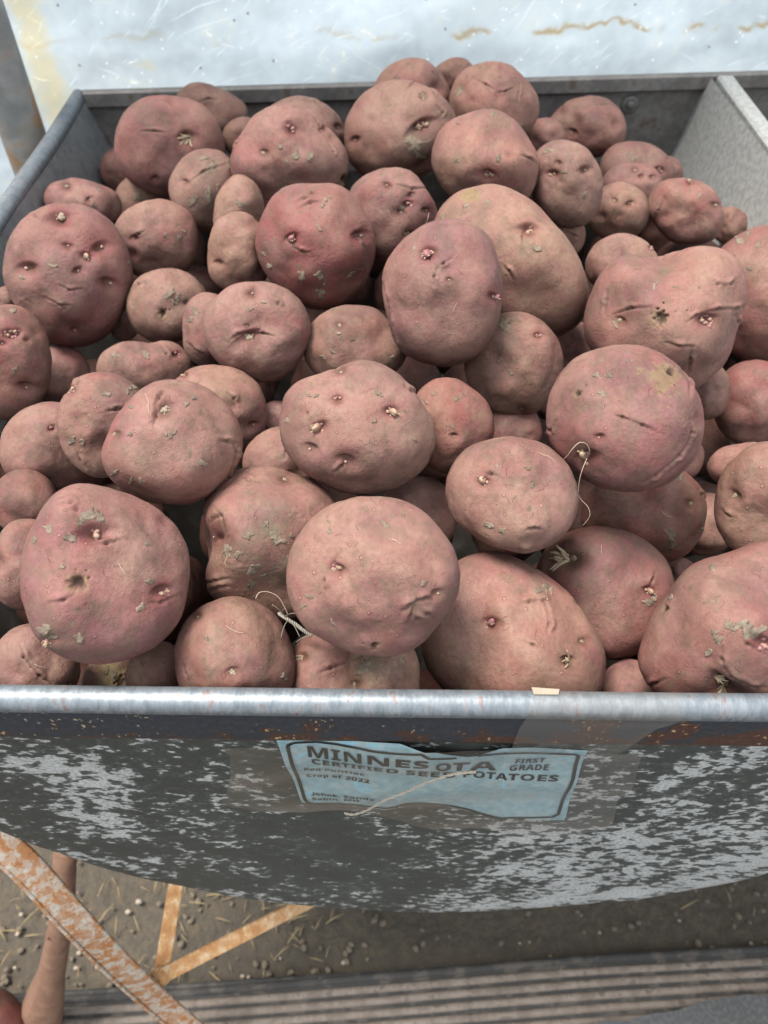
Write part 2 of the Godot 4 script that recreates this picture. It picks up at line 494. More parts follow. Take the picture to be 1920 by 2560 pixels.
# outline: radii in mm at the twelve hours of a clock on the potato's broad face, which looks along "face".
# build: [half thickness in mm, dust, redness, mesh density, wrinkles]; eyes [x, y, size, kind] and creases in mm on the face.
func potato(label: String, at: Vector3, face: Vector3, outline: Array, build: Array, eyes: Array, creases: Array, soil: Array, group := "potatoes heaped in the metal bin") -> void:
	var t := Tuber.new()
	t.lumps = lumps
	t.tint = tint_noise
	t.depth = build[0] * 0.001
	t.dust = build[1]
	t.red = build[2]
	t.wrinkle = build[4]
	t.off = Vector3(rng.randf(), rng.randf(), rng.randf()) * 400.0
	for r in outline:
		t.radii.append(r * 0.001)
		t.mean += r * 0.001 / 12.0
	for e in eyes:
		var turn := rng.randf_range(-0.5, 0.5)
		t.eyes.append([e[0] * 0.001, e[1] * 0.001, e[2] * 0.001, e[3], cos(turn), sin(turn)])
	for c in creases:
		var g := []
		for v in c: g.append(v * 0.001)
		g += [minf(g[0], minf(g[2], g[4])) - 0.006, maxf(g[0], maxf(g[2], g[4])) + 0.006, minf(g[1], minf(g[3], g[5])) - 0.006, maxf(g[1], maxf(g[3], g[5])) + 0.006]
		t.creases.append(g)
	var s := sphere([18, 34, 56][build[3]])
	var dirs: PackedVector3Array = s[0]
	var pos := PackedVector3Array()
	var cols := PackedColorArray()
	pos.resize(dirs.size())
	cols.resize(dirs.size())
	for i in dirs.size():
		var d := dirs[i]
		var phi := acos(clampf(d.z, -1, 1))
		var nearer := phi * (0.76 + 0.24 * phi / PI)   # finer mesh on the broad face
		var sn := sin(nearer) / maxf(sin(phi), 1e-4)
		d = Vector3(d.x * sn, d.y * sn, cos(nearer)).normalized()
		pos[i] = t.at(d, true)
		cols[i] = t.color
	var root := thing("potato", label, "potato", at, group)
	root.basis = facing(face)
	piece("skin", smooth_mesh(pos, cols, s[1]), skin_material(), root)
	for k in eyes.size():
		var e: Array = eyes[k]
		var kind: int = e[3]
		if kind in [5, 6, 9, 10]: continue
		var u: float = e[0] * 0.001
		var v: float = e[1] * 0.001 - e[2] * 0.0001
		var p := t.skin_point(u, v)
		var n := (t.normal_at(u, v) + p.normalized()).normalized()
		var family: int = [0, 1, 2, 3, 4, 0, 0, 1][kind]
		if kind == 7 and rng.randf() < 0.4: family = 2
		var bits: Array = sprout_meshes[family]
		var o := piece(["sprout", "sprout", "dry_scab", "straw_stub", "sprout_tip"][family], bits[rng.randi() % bits.size()], M.sprout, root, p - n * 0.0004)
		var q := Quaternion(Vector3.UP, n) if n.y > -0.99 else Quaternion(Vector3.RIGHT, PI)
		o.basis = Basis(q * Quaternion(Vector3.UP, rng.randf() * TAU)) * Basis.from_scale(Vector3.ONE * 0.001 * e[2] * [0.80, 0.74, 0.70, 1.0, 0.46][family])
	if build[3] == 2:
		for k in rng.randi_range(0, 1):
			var u := rng.randf_range(-0.6, 0.6) * t.mean
			var v := rng.randf_range(-0.6, 0.6) * t.mean
			var go := Vector2.from_angle(rng.randf() * TAU) * rng.randf_range(0.0015, 0.0030)
			var pts := []
			for j in 5:
				var p := t.skin_point(u, v)
				pts.append(p + p.normalized() * (0.0003 + 0.0010 * sin(j * PI / 4.0)))
				u += go.x
				v += go.y
				go = go.rotated(rng.randf_range(-0.5, 0.5))
			var hs := start()
			tube(hs, curve(pts, 12), [0.00009], 4)
			piece("root_hair", finish(hs), M.hair, root)
	for m in soil:
		piece("soil_patch", soil_patch(t, m[0] * 0.001, m[1] * 0.001, m[2] * 0.001), M.soil, root)

# A flake of dry clay that follows the skin, thin at its ragged edge.
func soil_patch(t: Tuber, u: float, v: float, size: float) -> ArrayMesh:
	var rings := 6
	var spokes := 40
	var salt := rng.randf() * 500.0
	var pos := PackedVector3Array()
	var cols := PackedColorArray()
	var index := PackedInt32Array()
	var turn := rng.randf() * PI
	var squash := rng.randf_range(0.35, 0.8)
	for i in rings + 1:
		var f := float(i) / rings
		for k in spokes:
			var a := TAU * k / spokes
			var R := size * 1.1 * (1.0 + 1.1 * lumps.get_noise_2d(cos(a) * 60.0 + salt, sin(a) * 55.0) + 0.28 * lumps.get_noise_2d(cos(a) * 330.0 - salt, sin(a) * 170.0))
			var w := Vector2(cos(a), sin(a) * squash).rotated(turn) * R * f
			var p := t.skin_point(u + w.x, v + w.y)
			var lift := (0.00042 + 0.00055 * lumps.get_noise_2d(w.x * 22000.0 + salt, w.y * 22000.0)) if f < 0.85 else -0.0003
			pos.append(p + p.normalized() * (maxf(lift, 0.00015) if f < 0.85 else lift))
			var b := 1.0 + 0.5 * lumps.get_noise_2d(w.x * 16000.0 - salt, w.y * 16000.0)
			cols.append(Color(0.150 * b, 0.120 * b, 0.092 * b))
			if i > 0:
				var l := (k + 1) % spokes
				var a0 := (i - 1) * spokes + k
				var a1 := (i - 1) * spokes + l
				var b0 := i * spokes + k
				var b1 := i * spokes + l
				index.append_array([a0, b0, b1, a0, b1, a1])
	return smooth_mesh(pos, cols, index)

# Sprouts, scabs and straw in a few variants each, about 2 units across (scaled to millimetres where they sit).
func make_sprouts() -> void:
	var cream := Color(0.27, 0.20, 0.125)
	var rose := Color(0.21, 0.08, 0.09)
	var bark := Color(0.12, 0.078, 0.05)
	var straw := Color(0.27, 0.205, 0.135)
	for family in 5:
		sprout_meshes.append([])
		for variant in 4:
			var st := start()
			if family == 0:      # one fat bud with scales and small knobs about it
				var lean := Vector3(rng.randf_range(-0.6, 0.6), 1, rng.randf_range(-0.6, 0.6))
				var body := rose if variant % 2 else cream
				knob(st, lean * 0.5, Vector3(0.75, 1.15, 0.7), lean, rose.lerp(bark, 0.2), body, 4)
				for k in 4:
					var a := rng.randf() * TAU
					var o := Vector3(cos(a), 0, sin(a))
					knob(st, o * 0.55 + lean * rng.randf_range(0.8, 1.3), Vector3(0.20, 0.55, 0.13), lean + o * 0.4, bark.lerp(straw, rng.randf()), straw, 2)
				for k in 5:
					var a := rng.randf() * TAU
					var r := rng.randf_range(0.25, 0.42)
					knob(st, Vector3(cos(a), 0.2, sin(a)) * rng.randf_range(0.8, 1.2), Vector3.ONE * r, Vector3.UP, rose, cream.lerp(rose, rng.randf() * 0.6), 2)
			elif family == 1:    # a crowd of small pink and cream knobs
				for k in 10:
					var a := rng.randf() * TAU
					var far := sqrt(rng.randf()) * 1.15
					var r := rng.randf_range(0.22, 0.48)
					knob(st, Vector3(cos(a) * far, r * 0.55, sin(a) * far), Vector3(r, r * 1.25, r), Vector3(cos(a) * 0.4, 1, sin(a) * 0.4), rose.lerp(bark, rng.randf() * 0.6), cream.lerp(rose, rng.randf()), 2)
			elif family == 2:    # crumbly grey-brown scab with ragged points
				for k in 7:
					var a := rng.randf() * TAU
					var far := rng.randf() * 0.6
					knob(st, Vector3(cos(a) * far, 0.15, sin(a) * far), Vector3(0.42, 0.34, 0.42), Vector3(rng.randf() - 0.5, 1, rng.randf() - 0.5), bark, Color(0.20, 0.155, 0.11), 2)
				for k in 5:
					var a := TAU * k / 5 + rng.randf() * 0.9
					var o := Vector3(cos(a), 0.25, sin(a))
					knob(st, o * 0.62, Vector3(0.13, rng.randf_range(0.22, 0.44), 0.10), o, Color(0.22, 0.17, 0.12), straw, 2)
			elif family == 3:    # shreds of a dry stalk
				for k in 9:
					var a := rng.randf() * 2.0 - 0.6
					var o := Vector3(cos(a), rng.randf_range(0.25, 0.9), sin(a)).normalized()
					var from := Vector3(rng.randf() - 0.5, 0.05, rng.randf() - 0.5) * 0.6
					var bend := Vector3(rng.randf() - 0.5, rng.randf() - 0.7, rng.randf() - 0.5)
					var long := rng.randf_range(1.0, 2.3)
					var pts := curve([from, from + o * long * 0.5, from + o * long + bend * 0.7], 5)
					tube(st, pts, [0.16, 0.2, 0.17, 0.2, 0.13, 0.05], 6, straw.lerp(bark, rng.randf() * 0.5), 0.8)
				for k in 4:
					knob(st, Vector3(rng.randf() - 0.5, 0.05, rng.randf() - 0.5), Vector3(0.4, 0.3, 0.4), Vector3.UP, bark, bark, 2)
			else:                # a lone pale tip with specks
				knob(st, Vector3(0, 0.3, 0), Vector3(0.5, 0.65, 0.5), Vector3(rng.randf() - 0.5, 1, rng.randf() - 0.5), rose, Color(0.33, 0.24, 0.17), 3)
			sprout_meshes[family].append(finish(st))

# ---------------------------------------------------------------- the bin
# Half section of the tub: offset from its middle and drop below the rim.
const MID := 0.0215
func section(k: float) -> Vector2:     # k runs 0..1 from the left rim round the bottom to the right rim
	var pts := [[-0.3645, 0.0], [-0.352, -0.060], [-0.331, -0.130], [-0.300, -0.200], [-0.260, -0.275], [-0.206, -0.338], [-0.120, -0.392], [0.0, -0.4215], [0.120, -0.399], [0.200, -0.362], [0.262, -0.305], [0.304, -0.222], [0.334, -0.140], [0.354, -0.065], [0.3645, 0.0]]
	var t := clampf(k, 0, 1) * (pts.size() - 1)
	var i := mini(int(t), pts.size() - 2)
	var f := t - i
	var g := func(n: int) -> Vector2:
		var m := clampi(n, 0, pts.size() - 1)
		return Vector2(pts[m][0], pts[m][1])
	var p0: Vector2 = (g as Callable).call(i - 1)
	var p1: Vector2 = (g as Callable).call(i)
	var p2: Vector2 = (g as Callable).call(i + 1)
	var p3: Vector2 = (g as Callable).call(i + 2)
	return p1 + 0.5 * f * (p2 - p0 + f * (2.0 * p0 - 5.0 * p1 + 4.0 * p2 - p3 + f * (3.0 * (p1 - p2) + p3 - p0)))

func front_z(x: float) -> float: return -0.1755 + x * 0.0131
func back_z(x: float) -> float: return -0.956 - x * 0.0735

func at_front(x: float, down: float, proud := 0.0) -> Vector3:
	return Vector3(x, RIM + down, front_z(x) + proud)

func panel_texture() -> ImageTexture:
	var W := 2048
	var H := 1024
	var fine := noise_bytes(W, H, 0.020, 31, 6)
	var mid := noise_bytes(W, H, 0.006, 32, 5)
	var grain := noise_bytes(W, H, 0.12, 33, 2)
	var streak := noise_bytes(W, H, 0.012, 34, 4)
	var rgb := PackedByteArray()
	rgb.resize(W * H * 3)
	var mask := W - 1
	for j in H:
		var down := float(j) / H * 0.45
		for i in W:
			var x := float(i) / W * 0.84 - 0.42 + MID
			# fine flakes are drawn out sideways, scuffs run along slanting strokes
			var f := fine[((j * 2) & (H - 1)) * W + ((i * 13 / 10) & mask)] / 255.0 - 0.5
			var f2 := grain[(j & (H - 1)) * W + ((i / 2) & mask)] / 255.0 - 0.5
			var m := mid[j * W + i] / 255.0 - 0.5
			var side := -1.0 if x < 0.02 else 1.0
			var across := int(i * 0.62 * side + j * 0.90 + 8192.0)
			var along := int(i * 0.20 - j * 0.16 * side + 8192.0)
			var st := streak[(across & (H - 1)) * W + (along & mask)] / 255.0 - 0.5
			var bias := 0.0
			bias += 0.13 * exp(-pow((x + 0.17) / 0.085, 2) - pow((down - 0.13) / 0.11, 2))
			bias += 0.125 * smoothstep(0.03, 0.16, x) * (0.75 + 0.5 * smoothstep(0.05, 0.30, down))
			bias += 0.10 * smoothstep(-0.02, 0.10, x) * smoothstep(0.14, 0.24, down)
			bias -= 0.13 * exp(-pow((x + 0.05) / 0.10, 2) - pow((down - 0.26) / 0.13, 2))
			var s := absf(x - MID)
			var lower := -0.4215 + 1.9 * s * s + 7.5 * s * s * s * s
			var near_edge := -down - lower
			bias += 0.22 * exp(-pow((near_edge - 0.012) / 0.014, 2)) * (0.6 + st)
			var v := 0.82 * f + 0.34 * f2 + 0.46 * m + 0.40 * st * (0.3 + 0.7 * smoothstep(0.03, 0.2, absf(x - 0.02))) + bias - 0.175
			var soft := 0.012 + 0.05 * clampf(0.5 + 2.5 * m, 0.0, 1.0)
			var k := smoothstep(-soft, soft + 0.01, v) * (0.78 + 0.35 * (grain[j * W + i] / 255.0))
			k = clampf(maxf(k, 0.36 * smoothstep(-0.26, 0.05, v) * (grain[j * W + i] / 255.0)), 0.0, 1.0)
			var g := 0.9 + 0.2 * grain[j * W + i] / 255.0 + 0.16 * m
			var at := (j * W + i) * 3
			rgb[at] = int(clampf(lerpf(0.235, 0.62, k) * g, 0, 1) * 255)
			rgb[at + 1] = int(clampf(lerpf(0.246, 0.625, k) * g, 0, 1) * 255)
			rgb[at + 2] = int(clampf(lerpf(0.235, 0.62, k) * g, 0, 1) * 255)
	for k in 240:       # scratches, long and short
		var x := rng.randf() * W
		var y := rng.randf() * H
		var a := rng.randf_range(-0.25, 0.25) + (0.7 if x < W * 0.52 else -0.65) * (1.0 if k % 3 == 0 else 0.0)
		var long := rng.randi_range(10, 60) if k % 9 else rng.randi_range(90, 260)
		var gain := rng.randf_range(-30.0, 60.0)
		for i in long:
			x += cos(a)
			y += sin(a)
			a += rng.randf_range(-0.01, 0.01)
			var at := (posmod(int(y), H) * W + posmod(int(x), W)) * 3
			for c in 3: rgb[at + c] = clampi(int(rgb[at + c] + gain * sin(PI * i / long)), 0, 255)
	return ImageTexture.create_from_image(Image.create_from_data(W, H, false, Image.FORMAT_RGB8, rgb))

func band_texture() -> ImageTexture:
	var W := 2048
	var H := 128
	var a := noise_bytes(W, H, 0.012, 41, 5)
	var b := noise_bytes(W, H, 0.09, 42, 4)
	var rgb := PackedByteArray()
	rgb.resize(W * H * 3)
	for j in H:
		for i in W:
			var s := a[j * W + i] / 255.0
			var t := b[j * W + i] / 255.0
			var low := float(j) / H
			var right := float(i) / W
			var rust := smoothstep(0.43, 0.56, s * 0.50 + low * 0.42 + (right - 0.5) * 0.42)
			var chip := smoothstep(0.74, 0.77, t * 0.68 + s * 0.32 + 0.05 * low)
			var c := Color(0.150, 0.165, 0.195).lerp(Color(0.255, 0.150, 0.110), rust)
			c = c.lerp(Color(0.58, 0.50, 0.38), chip * 0.9)
			var v := 0.75 + 0.5 * t
			rgb[(j * W + i) * 3] = int(clampf(c.r * v, 0, 1) * 255)
			rgb[(j * W + i) * 3 + 1] = int(clampf(c.g * v, 0, 1) * 255)
			rgb[(j * W + i) * 3 + 2] = int(clampf(c.b * v, 0, 1) * 255)
	return ImageTexture.create_from_image(Image.create_from_data(W, H, false, Image.FORMAT_RGB8, rgb))

func uv_quad(st: SurfaceTool, p: Array, uv: Array) -> void:
	for k in [0, 1, 2, 0, 2, 3]:
		st.set_uv(uv[k])
		st.add_vertex(p[k])

func build_bin() -> void:
	var bin := thing("seed_potato_bin", "long galvanised metal bin with worn dark front, rounded underside and rusty angle-iron stand", "bin")
	# front panel: flat, its lower edge rolled back into the tub
	var st := start()
	var cols := 96
	var drop := [0.0, 0.12, 0.25, 0.38, 0.5, 0.62, 0.74, 0.85, 0.93, 0.965, 0.985, 1.0]
	var grid := []
	for i in cols + 1:
		var s := section(float(i) / cols)
		var line := []
		for q in drop.size():
			var mid := Vector2(s.x * 0.985, 0.0).lerp(s, drop[q])
			mid.x = lerpf(s.x * (0.97 + 0.03 * drop[q]), s.x, drop[q])
			mid.y = s.y * drop[q]
			var from_edge: float = (1.0 - drop[q]) * maxf(-s.y, 0.02)
			var back := 0.0
			var R := 0.016
			if from_edge < R: back = R - sqrt(maxf(R * R - pow(R - from_edge, 2), 0.0))
			var dent := 0.0012 * lumps.get_noise_2d(mid.x * 900.0, mid.y * 900.0)
			line.append([at_front(MID + mid.x, mid.y - 0.012, dent - back), Vector2((mid.x + 0.42) / 0.84, -(mid.y - 0.012) / 0.45)])
		grid.append(line)
	for i in cols:
		for q in drop.size() - 1:
			var c := [grid[i][q], grid[i + 1][q], grid[i + 1][q + 1], grid[i][q + 1]]
			uv_quad(st, [c[0][0], c[1][0], c[2][0], c[3][0]], [c[0][1], c[1][1], c[2][1], c[3][1]])
	st.index()
	st.generate_normals()
	var m := StandardMaterial3D.new()
	m.albedo_texture = panel_texture()
	m.roughness = 0.55
	m.metallic_specular = 0.35
	piece("front_panel", st.commit(), m, bin)
	# dark hem below the rolled rim
	st = start()
	for i in 40:
		var x0 := lerpf(LEFT_WALL, RIGHT_WALL, i / 40.0)
		var x1 := lerpf(LEFT_WALL, RIGHT_WALL, (i + 1) / 40.0)
		var prof := [[-0.012, 0.0035], [-0.020, 0.0050], [-0.044, 0.0042], [-0.0466, 0.0036], [-0.0466, -0.003]]
		for q in prof.size() - 1:
			uv_quad(st, [at_front(x0, prof[q][0], prof[q][1]), at_front(x1, prof[q][0], prof[q][1]), at_front(x1, prof[q + 1][0], prof[q + 1][1]), at_front(x0, prof[q + 1][0], prof[q + 1][1])],
				[Vector2(i / 40.0, minf(q / 3.0, 1)), Vector2((i + 1) / 40.0, minf(q / 3.0, 1)), Vector2((i + 1) / 40.0, minf((q + 1) / 3.0, 1)), Vector2(i / 40.0, minf((q + 1) / 3.0, 1))])
	st.index()
	st.generate_normals()
	m = StandardMaterial3D.new()
	m.albedo_texture = band_texture()
	m.roughness = 0.6
	piece("rim_hem", st.commit(), m, bin)
	# rolled rim
	st = start()
	var pts := []
	for i in 49:
		var x := lerpf(LEFT_WALL - 0.006, RIGHT_WALL + 0.40, i / 48.0)
		pts.append(Vector3(x, RIM - 0.0068 + 0.0005 * lumps.get_noise_1d(x * 800.0), front_z(x) + 0.0013))
	tube(st, pts, [0.0068], 28, Color.WHITE, 0.03)
	piece("front_rim", finish(st), M.rim, bin)
	# tub: an inner and an outer skin from the front to the back; clean metal high on its sides, colour darkened below for the shade in the gaps
	var around := 56
	var deep := 14
	for zone in [["tub_side", 0, 6, M.steel], ["tub_bottom", 6, 50, M.steel_shade], ["tub_side", 50, 56, M.steel_pale]]:
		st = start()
		st.set_smooth_group(0)
		for skin in 2:
			for i in range(zone[1], zone[2]):
				for j in deep:
					var q := []
					for c in [[i, j], [i + 1, j], [i + 1, j + 1], [i, j + 1]]:
						var s := section(float(c[0]) / around)
						var x: float = MID + s.x * (1.0 if skin == 0 else 1.004)
						var y: float = RIM - 0.004 + s.y * (1.0 if skin == 0 else 1.004)
						q.append(Vector3(x, y, lerpf(front_z(x) - 0.016, back_z(x), float(c[1]) / deep)))
					if skin == 0: quad(st, q[0], q[3], q[2], q[1])
					else: quad(st, q[0], q[1], q[2], q[3])
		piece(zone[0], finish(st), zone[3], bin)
	# plate that closes the tub's far end
	st = start()
	st.set_smooth_group(-1)
	for i in around:
		var a := section(float(i) / around)
		var b := section(float(i + 1) / around)
		var q := []
		for s in [a, b, Vector2(b.x, -0.10), Vector2(a.x, -0.10)]:
			q.append(Vector3(MID + s.x, minf(RIM - 0.004 + s.y, RIM - 0.004), back_z(MID + s.x)))
		if a.y < -0.10 and b.y < -0.10:
			quad(st, q[0], q[1], q[2], q[3])
			quad(st, q[3] + Vector3(0, 0, -0.002), q[2] + Vector3(0, 0, -0.002), q[1] + Vector3(0, 0, -0.002), q[0] + Vector3(0, 0, -0.002))
	piece("end_plate", finish(st), M.steel_shade, bin)
	# left wall: a folded plate with a rounded top edge
	st = start()
	bar(st, Vector3(LEFT_WALL - 0.003, RIM - 0.085, front_z(LEFT_WALL)), Vector3(LEFT_WALL - 0.003, RIM - 0.085, back_z(LEFT_WALL)), Vector3.UP, 0.165, 0.004)
	piece("side_wall", finish(st), M.steel, bin)
	st = start()
	pts = []
	for i in 25: pts.append(Vector3(LEFT_WALL - 0.006 + 0.001 * sin(i * 0.7), RIM - 0.0085, lerpf(front_z(LEFT_WALL), back_z(LEFT_WALL), i / 24.0)))
	tube(st, pts, [0.0085], 16, Color.WHITE, 0.04)
	piece("side_rim", finish(st), M.rim, bin)
	# back wall runs on past the divider
	st = start()
	bar(st, Vector3(LEFT_WALL - 0.004, RIM - 0.115, back_z(LEFT_WALL) - 0.002), Vector3(1.1, RIM - 0.115, back_z(1.1) - 0.002), Vector3.UP, 0.225, 0.004)
	piece("back_wall", finish(st), M.steel_dark, bin)
	st = start()
	bar(st, Vector3(LEFT_WALL + 0.001, RIM - 0.009, back_z(LEFT_WALL) + 0.005), Vector3(1.1, RIM - 0.009, back_z(1.1) + 0.005), Vector3.UP, 0.018, 0.010)
	piece("back_rim", finish(st), M.steel_dark, bin)
	# divider with a folded flange
	st = start()
	bar(st, Vector3(RIGHT_WALL + 0.004, RIM - 0.10, front_z(RIGHT_WALL) - 0.01), Vector3(RIGHT_WALL + 0.010, RIM - 0.10, back_z(RIGHT_WALL) + 0.012), Vector3.UP, 0.19, 0.004)
	piece("divider", finish(st), M.steel_pale, bin)
	st = start()
	bar(st, Vector3(RIGHT_WALL + 0.0105, RIM - 0.006, front_z(RIGHT_WALL) - 0.01), Vector3(RIGHT_WALL + 0.0165, RIM - 0.006, back_z(RIGHT_WALL) + 0.012), Vector3.RIGHT, 0.020, 0.011)
	piece("divider_flange", finish(st), M.steel_pale, bin)
	# floor of the compartment next door
	st = start()
	bar(st, Vector3(0.76, RIM - 0.205, -0.2), Vector3(0.76, RIM - 0.205, -0.985), Vector3.RIGHT, 0.71, 0.004)
	piece("next_floor", finish(st), M.steel_shade, bin)
	# bolts in the back wall, and one in each side
	for b in [[Vector3(0.298, RIM - 0.034, 0), 0.006], [Vector3(0.335, RIM - 0.088, 0), 0.004]]:
		st = start()
		var c: Vector3 = Vector3(b[0].x, b[0].y, back_z(b[0].x) + 0.001)
		tube(st, [c, c + Vector3(0, 0, 0.002), c + Vector3(0, 0, 0.0028)], [b[1] * 1.8, b[1] * 1.7, b[1] * 1.2], 14)
		tube(st, [c + Vector3(0, 0, 0.0025), c + Vector3(0, 0, 0.005)], [b[1], b[1] * 0.85], 6)
		piece("bolt", finish(st), M.steel_dark, bin)
	for b in [[-0.78, -0.035], [-0.70, -0.062], [-0.62, -0.05]]:
		st = start()
		var c := Vector3(LEFT_WALL - 0.001, RIM + b[1], b[0])
		tube(st, [c, c + Vector3(0.0022, 0, 0), c + Vector3(0.003, 0, 0)], [0.0048, 0.0045, 0.002], 10)
		piece("rivet", finish(st), M.steel_dark, bin)
	st = start()
	var hole := Vector3(RIGHT_WALL + 0.0015, RIM - 0.045, -0.88)
	bar(st, hole, hole + Vector3(0, -0.014, 0), Vector3(0, 0, 1), 0.003, 0.002)
	piece("slot", finish(st), M.steel_dark, bin)
	build_stand(bin)

func build_stand(bin: Node3D) -> void:
	# bent angle iron leg that follows the tub and then runs down
	var path := curve(LEG_PATH, 26)
	var st := start()
	var inner := start()
	for i in path.size() - 1:
		var a: Vector3 = path[i]
		var b: Vector3 = path[i + 1]
		b += (b - a).normalized() * 0.0006
		var face := Vector3(0.15, 0.72, 0.68).normalized()
		var along := (b - a).normalized()
		var side := along.cross(face).normalized()
		bar(st, a, b, side, 0.0245, 0.0035)
		bar(inner, a + side * 0.0140 - face * 0.012, b + side * 0.0140 - face * 0.012, face, 0.027, 0.0035)
	piece("leg", finish(st), M.rust_white, bin)
	piece("leg_flange", finish(inner), M.rust_white, bin)
	for brace in BRACES:
		st = start()
		bar(st, brace[0], brace[1], (brace[1] - brace[0]).cross(Vector3(0.1, 0.75, 0.65)), 0.0155, 0.004)
		piece("brace", finish(st), M.rust_orange, bin)
	st = start()
	var n := Vector3(0.05, 0.75, 0.66).normalized()
	var c: Vector3 = BRACES[0][0] + n * 0.004
	tube(st, [c, c + n * 0.002, c + n * 0.0022, c + n * 0.008, c + n * 0.009], [0.0105, 0.0105, 0.0075, 0.0072, 0.004], 12)
	piece("bolt", finish(st), M.rust_orange, bin)
	# the far legs and a cross rail
	for foot in [Vector3(-0.30, 0.0, -0.86), Vector3(0.402, 0.0, -0.492)]:
		st = start()
		bar(st, foot, Vector3(foot.x * 0.92, RIM - 0.16, foot.z), Vector3.RIGHT, 0.032, 0.004)
		piece("leg", finish(st), M.rust_white, bin)
	st = start()
	bar(st, Vector3(0.47, 0.0, -0.10), Vector3(0.375, RIM - 0.2, -0.26), Vector3(0.3, 0.2, 1), 0.032, 0.004)
	piece("leg", finish(st), M.rust_white, bin)

# ---------------------------------------------------------------- the tag
func wave(x: float, down: float) -> float:
	return 0.0046 + 0.0010 * sin(x * 62.0 + 0.6) + 0.0009 * sin(x * 25.0 - down * 120.0) + 0.0006 * lumps.get_noise_2d(x * 1300.0, down * 1300.0)

func on_tag(x: float, down: float, proud := 0.0) -> Vector3:
	return at_front(x, down, wave(x, down) + proud)

func along(table: Array, x: float) -> float:
	for i in table.size() - 1:
		if x <= table[i + 1][0] or i == table.size() - 2:
			return lerpf(table[i][1], table[i + 1][1], clampf((x - table[i][0]) / (table[i + 1][0] - table[i][0]), 0, 1))
	return 0.0

func strip(st: SurfaceTool, pts: Array, width: float, proud: float) -> void:
	var fine := []
	for i in pts.size() - 1:
		for k in 8: fine.append(Vector2(pts[i][0], pts[i][1]).lerp(Vector2(pts[i + 1][0], pts[i + 1][1]), k / 8.0))
	fine.append(Vector2(pts[-1][0], pts[-1][1]))
	var sides := []
	for i in fine.size():
		var d: Vector2 = (fine[mini(i + 1, fine.size() - 1)] - fine[maxi(i - 1, 0)]).normalized().orthogonal() * width / 2
		var p: Vector2 = fine[i]
		sides.append([on_tag(p.x + d.x, p.y + d.y, proud), on_tag(p.x - d.x, p.y - d.y, proud)])
	for i in sides.size() - 1:
		quad(st, sides[i][0], sides[i + 1][0], sides[i + 1][1], sides[i][1])

# A line of print set along a bent baseline on the tag. base: three points; cap height in metres.
func lettering(words: String, base: Array, cap: float, font: Font, parent: Node) -> void:
	var tm := TextMesh.new()
	tm.text = words
	tm.font = font
	tm.font_size = 64
	tm.pixel_size = 0.01
	tm.depth = 0.0
	tm.curve_step = 1.0
	var arr := tm.surface_get_arrays(0)
	var v: PackedVector3Array = arr[Mesh.ARRAY_VERTEX]
	var lo := Vector2(1e9, 1e9)
	var hi := -lo
	for p in v:
		lo = lo.min(Vector2(p.x, p.y))
		hi = hi.max(Vector2(p.x, p.y))
	var capital := 64 * 0.714 * 0.01
	var floor_y := hi.y - capital
	var out := PackedVector3Array()
	for p in v:
		var t := (p.x - lo.x) / (hi.x - lo.x)
		var a := Vector2(base[0][0], base[0][1])
		var b := Vector2(base[1][0], base[1][1])
		var c := Vector2(base[2][0], base[2][1])
		var q := a.lerp(b, t * 2.0) if t < 0.5 else b.lerp(c, t * 2.0 - 1.0)
		q = q.lerp(a.lerp(b, t).lerp(b.lerp(c, t), t), 0.35)
		out.append(on_tag(q.x, q.y + (p.y - floor_y) / capital * cap, 0.0006))
	arr[Mesh.ARRAY_VERTEX] = out
	var nor := PackedVector3Array()
	nor.resize(out.size())
	nor.fill(Vector3(0, 0, 1))
	arr[Mesh.ARRAY_NORMAL] = nor
	arr[Mesh.ARRAY_TANGENT] = null
	var m := ArrayMesh.new()
	m.add_surface_from_arrays(Mesh.PRIMITIVE_TRIANGLES, arr)
	piece("lettering", m, M.ink, parent)

func film(called: String, label: String, outline: Array, proud: float, tint: Color) -> void:
	var poly := PackedVector2Array()
	for i in outline.size():
		var a := Vector2(outline[i][0], outline[i][1])
		var b := Vector2(outline[(i + 1) % outline.size()][0], outline[(i + 1) % outline.size()][1])
		var n := maxi(int(a.distance_to(b) / 0.006), 1)
		for k in n:
			var p := a.lerp(b, float(k) / n)
			if k > 0: p += Vector2(1, 1) * 0.0008 * lumps.get_noise_2d(p.x * 9000.0, p.y * 9000.0)
			poly.append(p)
	var st := start()
	# a grid clipped to the outline, so that the film can buckle
	var lo := poly[0]
	var hi := poly[0]
	for p in poly:
		lo = lo.min(p)
		hi = hi.max(p)
	var step := 0.006
	var y := lo.y
	while y < hi.y:
		var x := lo.x
		while x < hi.x:
			var cell := PackedVector2Array([Vector2(x, y), Vector2(x + step, y), Vector2(x + step, y + step), Vector2(x, y + step)])
			for part in Geometry2D.intersect_polygons(cell, poly):
				var tri := Geometry2D.triangulate_polygon(part)
				for k in range(0, tri.size(), 3):
					var ids := [tri[k], tri[k + 1], tri[k + 2]]
					var q: Vector2 = part[ids[1]] - part[ids[0]]
					if q.cross(part[ids[2]] - part[ids[0]]) > 0: ids.reverse()
					for id in ids:
						var p: Vector2 = part[id]
						st.add_vertex(on_tag(p.x, p.y, proud + 0.0006 * lumps.get_noise_2d(p.x * 2500.0 + 40.0, p.y * 2500.0)))
			x += step
		y += step
	st.index()
	st.generate_normals()
	var m := StandardMaterial3D.new()
	m.transparency = BaseMaterial3D.TRANSPARENCY_ALPHA
	m.albedo_color = tint
	m.roughness = 0.22
	var o := piece(called, st.commit(), m, self)
	tag(o, label, "tape")

